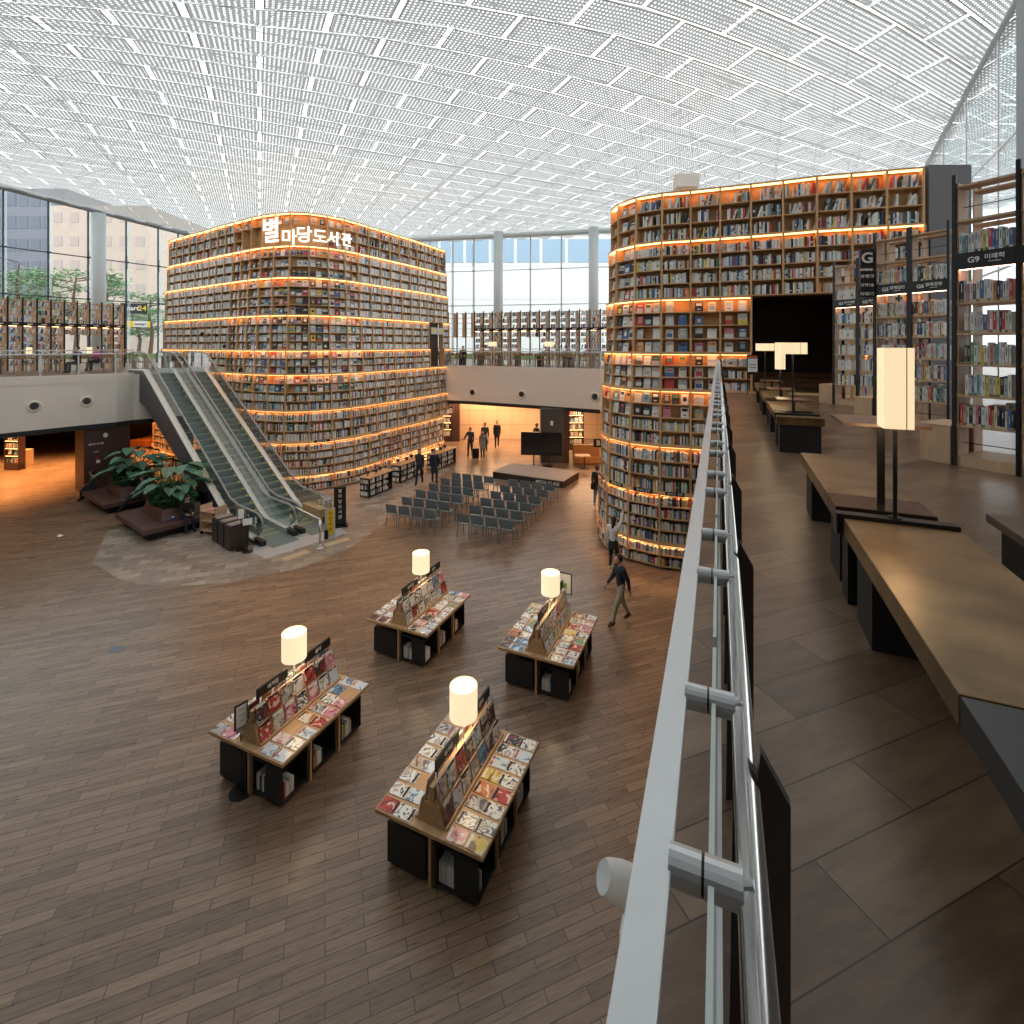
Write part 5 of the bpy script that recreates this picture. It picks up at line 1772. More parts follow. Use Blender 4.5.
bench(0.42, 1.283, 'black-topped end of the bench row at the right edge of the foreground', dark=True, w=0.48, legs='a')
bench(1.29, 2.60, 'nearest brass-topped bench, in the right foreground', plate=0, w=0.485, legs='b')
strip(2.61, 'black lamp plinth between the two nearest benches', -0.02, 0.50)
bench(2.79, 4.19, 'second brass-topped bench, behind the small wooden side table', w=0.455)
bench(6.30, 6.47, 'short brass end block of the far bench row', plate=0, w=0.52, th=0.10)
strip(6.49, 'black lamp plinth at the near end of the far bench row')
bench(6.68, 8.10, 'first bench of the far row, under the wide lamp shade')
strip(8.12, 'black lamp plinth in the middle of the far bench row')
bench(8.30, 10.0, 'middle bench of the far row')
strip(10.02, 'farthest black lamp plinth, near the dark alcove')
bench(10.2, 12.1, 'farthest bench of the far row, in front of the dark alcove')
t, L = bench(1.2, 2.68, 'dark-edged bench entering the picture at the right edge', w=0.47, dark=False, plate=0, dx=0.78, th=0.045)
for ch in t.children:
    if ch.name.startswith('seat_top'): ch.data.materials[0] = mat('grey_bench_top', (0.10, 0.075, 0.058), 0.35)


def side_table(y, h, label, w=0.40, dx=0.045, yo=0.1):
    a = on_line(y, dx)
    t = thing('side_table', label, 'side table', a + Vector((0, 0, 0.452)), -gy, None)
    m = MB(); m.b0(0, w, 0.0, 0.38, h - 0.02, h); m.build('table_top', mat('walnut_top', (0.22, 0.11, 0.065), 0.35), t, bevel=0.002)
    m = MB(); m.b0(w / 2 - 0.018, w / 2 + 0.018, 0.10, 0.115, 0, h - 0.022); m.build('post', M_black, t)
    return t
side_table(2.81, 0.465, 'small walnut side table on a black post, beside the nearest tall lamp')
side_table(6.70, 0.17, 'low walnut side table under the nearer wide lamp of the far row')
side_table(8.32, 0.17, 'low walnut side table beside the far tall lamp')
side_table(10.22, 0.17, 'low walnut side table at the farthest lamp')


def bench_lamp(y, f, w, h, z0, label, d=None):
    a = on_line(y) + Wd * f + G * 0.03
    t = thing('bench_lamp', label, 'lamp', a + Vector((0, 0, 0.472)), -gy, 'lamps standing on the bench rows')
    Z = MEZ + 0.472
    m = MB(); m.tube([(0, 0, 0.0), (0, 0, z0 - Z + 0.02)], 0.0105, 8); m.lathe([(0.03, 0), (0.03, 0.004)], n=12); m.build('pole', M_black, t)
    dd = d or w
    m = MB()
    for s in (-1, 1):
        m.b0(-w / 2, w / 2, s * dd / 2 - 0.002, s * dd / 2 + 0.002, z0 - Z, z0 - Z + h)
        m.b0(s * w / 2 - 0.002, s * w / 2 + 0.002, -dd / 2, dd / 2, z0 - Z, z0 - Z + h)
    m.build('lamp_shade', mat('bench_lamp_shade', (0.6, 0.5, 0.34), 0.8, emit=(1.0, 0.78, 0.47), es=0.78), t)
    m = MB()
    m.b0(-w / 2 + 0.003, w / 2 - 0.003, -dd / 2 + 0.003, dd / 2 - 0.003, z0 - Z + 0.005, z0 - Z + 0.008)
    m.build('diffuser', M_shadetop, t)
    m = MB(); m.b0(w * 0.24, w * 0.24 + 0.004, -dd / 2 - 0.0035, -dd / 2 - 0.002, z0 - Z, z0 - Z + h); m.build('seam', mat('seam', (0.55, 0.35, 0.2), 0.7), t)
    li = bpy.data.lights.new('lamp_bulb', 'POINT'); li.energy = 2.5; li.color = (1, 0.72, 0.42); li.shadow_soft_size = 0.09
    lo = bpy.data.objects.new('lamp_bulb', li); COL.objects.link(lo); lo.parent = t; lo.location = (0, 0, z0 - Z - 0.03)
    return t
bench_lamp(2.61, 0.23, 0.122, 0.405, CZ - 0.42, 'tall narrow lit lamp on the nearest bench row')
bench_lamp(6.49, 0.20, 0.30, 0.145, CZ - 0.115, 'nearer wide rectangular lit lamp on the far bench row', 0.2)
bench_lamp(8.12, 0.20, 0.135, 0.43, CZ - 0.39, 'tall narrow lit lamp in the middle of the far bench row')
bench_lamp(10.02, 0.10, 0.32, 0.145, CZ - 0.115, 'farthest wide rectangular lit lamp, before the dark alcove', 0.2)
# notice frame leaning in the alcove
t = thing('notice_stand', 'notice board with orange and white sheets standing in the dark alcove', 'notice', Vector((PD(752.5, 366, 13.6).x, 13.6, MEZ)), -0.2)
m_ = MB(); m_.b0(-0.14, 0.14, -0.01, 0.01, 0.55, 1.08); m_.b0(-0.14, -0.12, -0.01, 0.01, 0, 0.55); m_.b0(0.12, 0.14, -0.01, 0.01, 0, 0.55); m_.build('frame', M_black, t)
m_ = MB(); m_.b0(-0.12, 0.12, -0.014, -0.01, 0.62, 0.98); m_.b0(-0.12, 0.12, -0.014, -0.01, 0.99, 1.06, 1); m_.b0(-0.09, 0.09, -0.016, -0.014, 0.8, 0.83, 2); m_.b0(-0.09, 0.09, -0.016, -0.014, 0.72, 0.75, 2); m_.build('sheet', [M_whitetext, M_orange, M_greymet], t)

# ================================================================ tall open bookshelves of the mezzanine (G section)
e_ = Vector((0.44, -0.90, 0)).normalized()     # along the front, away from left post
SY = math.atan2(e_.y, e_.x)                     # local +x along front, local +y into the shelf
LEVELS = [0.46, 0.796, 1.137, 1.484, 1.825, 2.37]
BOARDS = LEVELS[:5] + [2.74, 3.13]
WSH = 0.535


def open_shelf(loc, label, sign=None, individual=None, left_post=True, seat=False, rz=None, W=WSH, plain=False, H=3.26, group='tall open bookshelves on the right mezzanine', half=False):
    rz = SY if rz is None else rz
    t = thing('open_bookshelf', label, 'bookshelf', loc, rz, group)
    D = 0.6
    for x in ((0, W) if left_post else (W,)):
        for y in (0.0, D - 0.03):
            m = MB(); m.b0(x - 0.018, x + 0.018, y - 0.0, y + 0.03, 0, H); m.build('post', M_black, t)
    m = MB(); m.b0(0.018, W - 0.018, 0.02, D - 0.02, 0, 0.12); m.build('base', M_pale, t)
    for z in BOARDS:
        m = MB(); m.b0(0.018, W - 0.018, 0.01, 0.22, z - 0.022, z); m.build('shelf_board', M_pale, t)
        m = MB(); m.b0(0.018, W - 0.018, D - 0.22, D - 0.01, z - 0.022, z); m.build('shelf_board', M_pale, t)
    m = MB(); m.b0(0.02, 0.035, 0.02, 0.25, 0, H - 0.1); m.b0(0.02, 0.035, D - 0.22, D - 0.02, 0, H - 0.1); m.build('side_panel', M_pale, t)
    m = MB(); m.b0(0.018, W - 0.018, -0.004, 0.03, 2.19, 2.37); sb = m.build('label_board', M_black, t)
    m = MB(); m.b0(0.03, W - 0.03, 0.035, 0.06, 2.185, 2.195); m.build('light_strip', mat('shelf_led', (1, 0.6, 0.4), 0.5, emit=(1.0, 0.5, 0.3), es=11), t)
    for z in (0.25, 2.9):
        m = MB(); m.tube([(0.03, 0.14, z), (W - 0.03, 0.14, z)], 0.005, 5); m.build('rod', M_black, t)
    for z in LEVELS[:5]:
        m = MB(); m.b0(0.02, W - 0.02, 0.004, 0.006, z + 0.012, z + 0.018)
        m.build('retaining_wire', mat('wire_yellow', (0.6, 0.5, 0.1), 0.4), t)
    if sign:
        text_part('lettering', sign[0], 0.085, M_whitetext, sb, Vector((W * 0.33, -0.006, 2.28)), upright(0), 0.001, 0.002, world=False)
        text_part('lettering', sign[1], 0.062, M_whitetext, sb, Vector((W * 0.66, -0.006, 2.295)), upright(0), 0.001, 0.001, world=False)
        m = MB(); m.b0(W * 0.56, W * 0.76, -0.006, -0.004, 2.245, 2.252); m.build('lettering', M_whitetext, sb)
    Mt = Matrix.Translation(t.location) @ Matrix.Rotation(rz, 4, 'Z')
    R3 = Mt.to_3x3()
    for li, z in enumerate(LEVELS):
        hh = 0.31
        x0 = 0.045 + R.random() * 0.05 if li < 5 else 0.04
        if individual:
            x = x0; k = 0
            while x < W - 0.045:
                ci = R.choices(range(len(PC)), [34, 14, 7, 9, 3, 4, 8, 6, 5, 4, 5, 4, 4, 6])[0]
                w = R.uniform(0.020, 0.034); h = R.uniform(0.19, 0.245)
                if x + w > W - 0.03: break
                d = R.uniform(0.13, 0.16)
                lean = R.uniform(0.04, 0.10) if R.random() < 0.06 else R.uniform(-0.004, 0.004)
                M = Mt @ Matrix.Translation((x + w / 2, 0.02 + d / 2, z)) @ Matrix.Rotation(lean * -0.3, 4, 'Y')
                book_obj(ci, M, (w - 0.0018, d, h), '%s book on the %s shelf, %s row from the bottom, %s from the left' % (PALN[ci], individual, ordinal(li), ordinal(k)), 'books on the tall right shelves')
                NB[0] += 1
                x += w; k += 1
        else:
            book_row(Mt @ Vector((x0, 0.01, z)), Mt @ Vector((W - 0.03, 0.01, z)), R3 @ Vector((0, -1, 0)), hh * 1.05, 'spine', 1, True, 0.17, 0.022, 0.038, inset=0.01)
        if individual and li < 5:   # backs of the books standing in the rear half
            book_row(Mt @ Vector((W - 0.05, D - 0.01, z)), Mt @ Vector((0.1, D - 0.01, z)), R3 @ Vector((0, 1, 0)), hh, 'spine', 0.96, True, 0.17, 0.025, 0.04, inset=0.01)
    return t


def seat_box(loc, label, rz=SY):
    t = thing('seat_box', label, 'seat', loc, rz, 'pale oak seat boxes at the shelf ends')
    m = MB(); m.b0(0, 0.30, 0, 0.55, 0, 0.42); m.build('box', M_pale, t, bevel=0.004)
    m = MB(); m.b0(-0.005, 0.305, -0.005, 0.555, 0.42, 0.44); m.build('lid', M_pale, t, bevel=0.004)
    return t
p = Vector((4.965, 5.62, MEZ))
open_shelf(p, 'nearest tall open bookshelf with black posts, its board reading G9', ('G9', '미래학'), 'G9')
open_shelf(p + e_ * WSH, 'tall open bookshelf cut by the right edge of the picture', ('G10', '컴퓨터'), None)
seat_box(p - e_ * 0.33, 'pale oak seat box left of the nearest tall bookshelf')
q = Vector((6.19, 8.55, MEZ))
open_shelf(q, 'tall open bookshelf left of two in the middle bank, its board reading G5', ('G5', '경제일반'), 'G5')
open_shelf(q + e_ * 0.50, 'tall open bookshelf right of two in the middle bank, its board reading G6', ('G6', '경제경영'), 'G6')
seat_box(q - e_ * 0.33, 'pale oak seat box at the left end of the middle shelf bank')
r_ = Vector((7.34, 11.42, MEZ))
open_shelf(r_, 'leftmost tall open bookshelf of the far bank, its board reading G1', ('G1', '자기계발'), None)
open_shelf(r_ + e_ * 0.50, 'tall open bookshelf of the far bank behind the G sign, its board reading G2', ('G2', '자기계발'), None)
seat_box(r_ - e_ * 0.33, 'pale oak seat box at the left end of the far shelf bank')
# hanging section sign G
t = thing('section_sign', 'tall black section sign with large white G between the middle and far shelf banks', 'sign', q + Vector((-0.02, -0.02, 0)), math.atan2(-0.25, 1))
m_ = MB(); m_.b0(-0.20, -0.01, -0.02, 0.02, 2.66, 2.99); m_.b0(-0.05, 0.0, -0.015, 0.015, 2.7, 2.95); m_.build('panel', M_black, t)
m_ = MB(); m_.b0(-0.20, -0.01, -0.02, 0.02, 2.16, 2.62); m_.build('panel', M_black, t)
text_part('lettering', 'G', 0.25, M_whitetext, t, Vector((-0.105, -0.024, 2.83)), upright(0), 0.001, 0.006, world=False)
for k, s_ in enumerate(('경제', '경영', '과학', '기술', '미래', '자기')):
    text_part('lettering', s_, 0.065, M_whitetext, t, Vector((-0.15 + 0.09 * (k % 2), -0.024, 2.52 - 0.15 * (k // 2))), upright(0), 0.001, 0.001, world=False)

# ================================================================ far mezzanine shelving (left and back)
def grid_shelf(A, B, n, label_f, grp, H=3.85, open_from=(), half=()):
    A, B = Vector((*A, MEZ)), Vector((*B, MEZ))
    d = (B - A); W = d.length / n; u = d.normalized(); yaw = math.atan2(u.y, u.x)
    nrm = Vector((u.y, -u.x, 0))
    lv = [0.3, 0.72, 1.14, 1.56, 1.98, 2.55, 2.97]
    for k in range(n):
        loc = A + u * W * k
        t = thing('open_bookshelf', label_f % ordinal(k), 'bookshelf', loc, yaw, grp)
        for x in (0, W) if k == n - 1 else (0,):
            m = MB(); m.b0(x - 0.035, x + 0.035, 0, 0.05, 0, H); m.build('post', M_black, t)
        op = k in open_from
        hf = k in half
        m = MB(); m.b0(W * (0.6 if 'left' in label_f else 0.86), W - 0.04, 0.02, 0.3, 1.9 if (op or hf) else 0, H - 0.1); m.build('side_panel', M_pale, t)
        for i, z in enumerate(lv + [H - 0.45, H - 0.12]):
            if (op and z < 1.9) or (hf and z < 1.9): continue
            m = MB(); m.b0(0.03, W - 0.03, 0, 0.3, z - 0.025, z); m.build('shelf_board', M_pale, t)
        if not hf:
            m = MB(); m.b0(0, W, -0.01, 0.03, 2.36, 2.55); m.build('label_board', M_black, t)
            m = MB(); m.b0(W * 0.3, W * 0.7, -0.012, -0.01, 2.43, 2.48); m.build('lettering', M_whitetext, t)
            m = MB(); m.b0(0.05, W - 0.05, 0.05, 0.08, 2.34, 2.355); m.build('light_strip', M_ledsoft, t)
        for z in lv + [3.4]:
            if (op or hf) and z < 1.9: continue
            if z == 3.4 and R.random() < 0.6 and False: continue
            if hf: continue
            book_row(loc + u * 0.05 + Vector((0, 0, z)), loc + u * (W - 0.05) + Vector((0, 0, z)), nrm, 0.36, 'spine', 0.94, False, 0.2, 0.035, 0.06, inset=0.0)


grid_shelf((-26.2, 25.2), (-23.47, 30.3), 10, 'tall open bookshelf on the left mezzanine, %s bay from the left', 'tall open bookshelves by the left windows', open_from=(5, 6, 7))
grid_shelf((-4.75, 37.3), (6.6, 33.3), 17, 'tall open bookshelf on the back mezzanine, %s bay from the left', 'tall open bookshelves by the back windows', H=3.8, open_from=(8, 9), half=(0, 1, 2))

# reading tables, chairs and lamps on the far mezzanines
def far_table(loc, yaw, L, label):
    t = thing('reading_table', label, 'table', loc, yaw, 'reading tables on the far mezzanines')
    m = MB(); m.b0(-L / 2, L / 2, -0.4, 0.4, 0.70, 0.74); m.build('table_top', M_brass, t)
    for x in (-L / 2 + 0.2, L / 2 - 0.2):
        m = MB(); m.b0(x - 0.03, x + 0.03, -0.35, 0.35, 0, 0.7); m.build('leg', M_black, t)
    return t
M_fch = wood('reading_chair_wood', (0.28, 0.16, 0.08), (0.36, 0.22, 0.12), 0.5)
chp = None
def far_chair(loc, yaw, label):
    global chp
    if chp is None:
        chp = t = thing('reading_chair', label, 'chair', loc, yaw, 'wooden chairs on the far mezzanines')
        m = MB(); m.b0(-0.22, 0.22, -0.22, 0.22, 0.43, 0.47); m.build('seat', M_fch, t)
        m = MB(); m.b0(-0.22, 0.22, 0.2, 0.23, 0.68, 0.85); m.build('backrest', M_fch, t)
        for x in (-0.2, 0.2):
            for y, h in ((-0.2, 0.45), (0.21, 0.85)):
                m = MB(); m.tube([(x, y, 0), (x, y, h)], 0.02, 6); m.build('leg', M_fch, t)
    else:
        dup(chp, loc, yaw, label)
def far_lamp(loc, w, h, z0, label):
    t = thing('reading_lamp', label, 'lamp', loc, 0.0, 'lit reading lamps on the far mezzanines')
    m = MB(); m.b0(-w / 2, w / 2, -0.06, 0.06, z0, z0 + h); m.build('lamp_shade', mat('bench_lamp_shade', (1, 1, 1)), t)
    m = MB(); m.tube([(0, 0, 0), (0, 0, z0)], 0.015, 6); m.build('pole', M_black, t)
for k, (px, d) in enumerate(((29, 24.0), (89.5, 25.6))):
    p = PD(px, 345, d); p.z = MEZ
    far_table(p, 0.75, 2.3, ('reading table with lit lamp on the left mezzanine, left one', 'reading table with lit lamp on the left mezzanine, right one')[k])
    far_lamp(p + Vector((0, 0, 0.74)), 0.2, 0.36, 0.14, ('left lit lamp on the left mezzanine', 'right lit lamp on the left mezzanine')[k])
    for j in range(3):
        far_chair(p + Vector((-0.8 + 0.75 * j, -1.1 + 0.72 * j, 0)), 0.75 + math.pi, 'wooden chair at the %s table of the left mezzanine, %s from the left' % (('left', 'right')[k], ordinal(j)))
for k, (px, d) in enumerate(((452, 33.8), (490, 33.0), (528, 31.8), (553, 31.0), (583, 30.3))):
    p = PD(px, 345, d); p.z = MEZ
    far_table(p, -0.4, 1.9, 'reading table on the back mezzanine, %s from the left' % ordinal(k))
    if k in (1, 3):
        pl_ = PD((492.5, 0, 0, 549)[k] if k else 0, 345, d) if False else PD(492.5 if k == 1 else 549, 345, d)
        pl_.z = MEZ + 0.74
        far_lamp(pl_, 0.55, 0.30, 0.52, ('left', '', 'right')[k - 1] + ' wide lit lamp on the back mezzanine')
    for j in range(4):
        far_chair(p + Vector((-0.85 + 0.5 * j, -0.55 - 0.15 * j, 0)), -0.4 + math.pi, 'wooden chair at the %s table of the back mezzanine, %s from the left' % (ordinal(k), ordinal(j)))
# yellow board by the landing and shop sign outside
t = thing('landing_sign', 'yellow and white sign box beside the left tower at the top of the escalators', 'sign', Vector((-20.6, 30.4, MEZ)), 0.2)
m_ = MB(); m_.b0(-0.25, 0.2, 0, 0.2, 0.8, 1.5); m_.b0(-0.25, 0.2, 0, 0.2, 0.0, 0.8, 1); m_.b0(-0.2, 0.0, -0.01, 0, 0.95, 1.1, 1); m_.build('panel', [M_yellow, M_whitetext], t)
t = thing('door_sign', 'pale sign with yellow icons above the doorway in the left tower', 'sign', VL(nL - 2, 0.42, LEV[6] - 0.55), math.atan2((CLp[nL - 1] - CLp[nL - 3]).y, (CLp[nL - 1] - CLp[nL - 3]).x))
m_ = MB(); m_.b0(-0.75, 0.75, -0.03, 0, -0.2, 0.22); m_.b0(-0.62, -0.35, -0.04, -0.03, -0.08, 0.12, 1); m_.b0(0.35, 0.62, -0.04, -0.03, -0.08, 0.12, 1); m_.build('panel', [mat('sign_grey', (0.5, 0.5, 0.5), 0.5), M_yellow], t)
m_ = MB(); a, b = VL(nL - 3, 0.0, MEZ), VL(nL - 1, 0.0, MEZ); m_.poly([a + Vector((-.0, 0, 0)), b, b + Vector((0, 0, 2.7)), a + Vector((0, 0, 2.7))]); struct(m_.build('door_1', mat('door_dark', (0.05, 0.03, 0.02), 0.5)))

# ================================================================ outside
def building(name, label, x0, x1, y0, y1, z1, m, nx, nz, mw, ww=0.8, wh=0.55, z0=0.0):
    t = thing(name, label, 'building', ((x0 + x1) / 2, (y0 + y1) / 2, 0))
    b = MB(); b.b0(x0, x1, y0, y1, -1, z1); b.build('facade', m, t, world=True)
    dx, dz = (x1 - x0) / nx, (z1 - z0) / nz
    for j in range(nz):
        b = MB()
        for i in range(nx):
            cx_, cz_ = x0 + dx * (i + .5), z0 + dz * (j + .5)
            b.b0(cx_ - dx * ww / 2, cx_ + dx * ww / 2, y0 - 0.06, y0, cz_ - dz * wh / 2, cz_ + dz * wh / 2)
        b.build('window_row', mw, t, world=True)
    return t
M_b1 = mat('far_grey_panel', (0.22, 0.23, 0.27), 0.5); M_b2 = mat('far_white', (0.93, 0.93, 0.92), 0.7); M_b3 = mat('far_beige_brick', (0.62, 0.50, 0.42), 0.8, nz=0.12, nscale=1.5)
M_w1 = mat('far_glass_blue', (0.35, 0.50, 0.65), 0.2); M_w2 = mat('far_glass_dark', (0.15, 0.17, 0.22), 0.3)
building('office_building', 'dark grey office building seen through the left windows, behind the pine trees', -76, -62.5, 70, 85, 28.5, M_b1, 8, 9, M_w2)
building('office_building', 'white and pale blue building at the left edge beyond the windows', -88, -76.2, 66, 80, 29, M_w1, 4, 10, M_b2, 0.95, 0.35)
building('apartment_building', 'beige brick building seen between the pale column and the left tower', -61, -48, 66, 80, 25, M_b3, 6, 8, mat('far_brick_pane', (0.50, 0.42, 0.38), 0.5), 0.5, 0.4)
building('office_building', 'white building with a band of blue windows beyond the back windows', -12, 16, 60, 75, 19.8, M_b2, 7, 5, M_b2, 0.9, 0.9)
ob = bpy.data.objects['office_building.002']
b = MB()
for i in range(9):
    b.b0(-11.6 + i * 3.05, -8.9 + i * 3.05, 59.86, 59.92, 16.5, 19.3)
b.build('window_row', M_w1, ob, world=True)
b = MB(); b.b0(-70, 40, 50, 50.2, MEZ - 1, MEZ + 0.5); tag(b.build('garden_wall', mat('hedge', (0.18, 0.26, 0.10), 0.9, nz=0.4)), 'low green planting strip outside the windows', 'hedge')
b = MB(); b.poly([(-120, 48.1, MEZ - 0.05), (60, 48.1, MEZ - 0.05), (60, 110, MEZ - 0.05), (-120, 110, MEZ - 0.05)]); b.poly([(-120, -20, MEZ - 0.05), (-46.5, -20, MEZ - 0.05), (-46.5, 48.1, MEZ - 0.05), (-120, 48.1, MEZ - 0.05)]); struct(b.build('ground_outside', mat('paving_outside', (0.35, 0.36, 0.34), 0.8)))
t = thing('shop_sign', 'dark shop sign with white and yellow lettering outside the left windows', 'sign', PD(133, 308.5, 48), 0.5)
m_ = MB(); m_.b0(-0.98, 1.1, 0, 0.1, -0.5, 0.5); m_.build('panel', M_black, t)
text_part('lettering', 'e', 0.7, M_yellow, t, Vector((-0.8, -0.05, 0.02)), upright(0), 0.01, 0.01, world=False)
text_part('lettering', 'mart', 0.58, M_whitetext, t, Vector((-0.1, -0.05, 0.02)), upright(0), 0.01, 0.01, world=False)
text_part('lettering', '24', 0.68, M_yellow, t, Vector((0.72, -0.05, 0.02)), upright(0), 0.01, 0.01, world=False)
t = thing('shop_sign', 'lower bright shop sign with yellow ends below the dark one outside the left windows', 'sign', PD(138, 324, 48), 0.5)
m_ = MB(); m_.b0(-0.85, -0.35, 0, 0.1, -0.3, 0.3); m_.b0(0.75, 0.95, 0, 0.1, -0.3, 0.3); m_.build('yellow_panel', M_yellow, t)
m_ = MB(); m_.b0(-0.35, 0.75, 0, 0.1, -0.28, 0.28); m_.build('white_panel', M_whitetext, t)
text_part('lettering', 'emart', 0.38, M_black, t, Vector((0.2, -0.02, 0)), upright(0), 0.01, world=False)


def tree(loc, h, r, label, seed):
    rr = random.Random(seed)
    t = thing('pine_tree', label, 'tree', loc, 0, 'trees outside the left windows')
    m = MB(); m.tube([(0, 0, 0), (0.2, 0.1, h * 0.4), (-0.15, 0, h * 0.7), (0.1, 0, h * 0.95)], 0.2, 7, radii=[0.24, 0.19, 0.13, 0.05]); m.build('trunk', M_bark, t)
    m = MB()
    for k in range(11):
        c = Vector((rr.uniform(-r, r), rr.uniform(-r, r) * 0.7, h * rr.uniform(0.45, 1.02)))
        w = rr.uniform(0.5, 0.9) * r * 0.7
        m.tube([(0, 0, c.z - 0.5), c], 0.05, 4, 1, caps=False)
        for q in range(170):
            v = Vector((rr.gauss(0, 1) * w * 0.5, rr.gauss(0, 1) * w * 0.5, rr.gauss(0, 1) * w * 0.16)) + c
            a = Vector((rr.uniform(-1, 1), rr.uniform(-1, 1), rr.uniform(-.4, .4))) * 0.22
            b = Vector((rr.uniform(-1, 1), rr.uniform(-1, 1), rr.uniform(-.6, .6))) * 0.22
            m.poly([v, v + a, v + a + b, v + b])
    m.build('needles', [M_leaft, M_bark], t)
for k, (px, d, h, r) in enumerate(((18, 47, 9.5, 3.2), (52, 49, 8.5, 3.0), (75, 46, 8.0, 2.6), (108, 55, 9.0, 2.3), (150, 58, 7.0, 2.8), (138, 62, 5, 2.6))):
    p = PD(px, 345, d); p.z = MEZ
    tree(p, h, r, 'pine tree outside the left windows, %s from the left' % ordinal(k), 30 + k)

#BK
tag(BK.build('books', M_books), 'rows of upright and face-out books filling the towers and shelves', 'books', kind='stuff')
print('individual books', NB[0], 'stuff books faces', len(BK.f))

# ================================================================ people
M_skin = mat('skin', (0.55, 0.34, 0.25), 0.5)
M_hair = mat('black_hair', (0.018, 0.014, 0.012), 0.45)
M_eye = mat('eye_dark', (0.01, 0.01, 0.01), 0.3)
M_lip = mat('lip', (0.45, 0.16, 0.14), 0.5)


def cloth(name, c):
    return mat('cloth_' + name, c, 0.85)


BODY_R = {'pelvis': .125, 'belly': .12, 'chest': .135, 'upchest': .12, 'neck': .05, 'headb': .06, 'sh': .062, 'el': .043, 'wr': .028, 'ha': .033, 'hip': .095, 'kn': .06, 'an': .04, 'heel': .04, 'toe': .033}


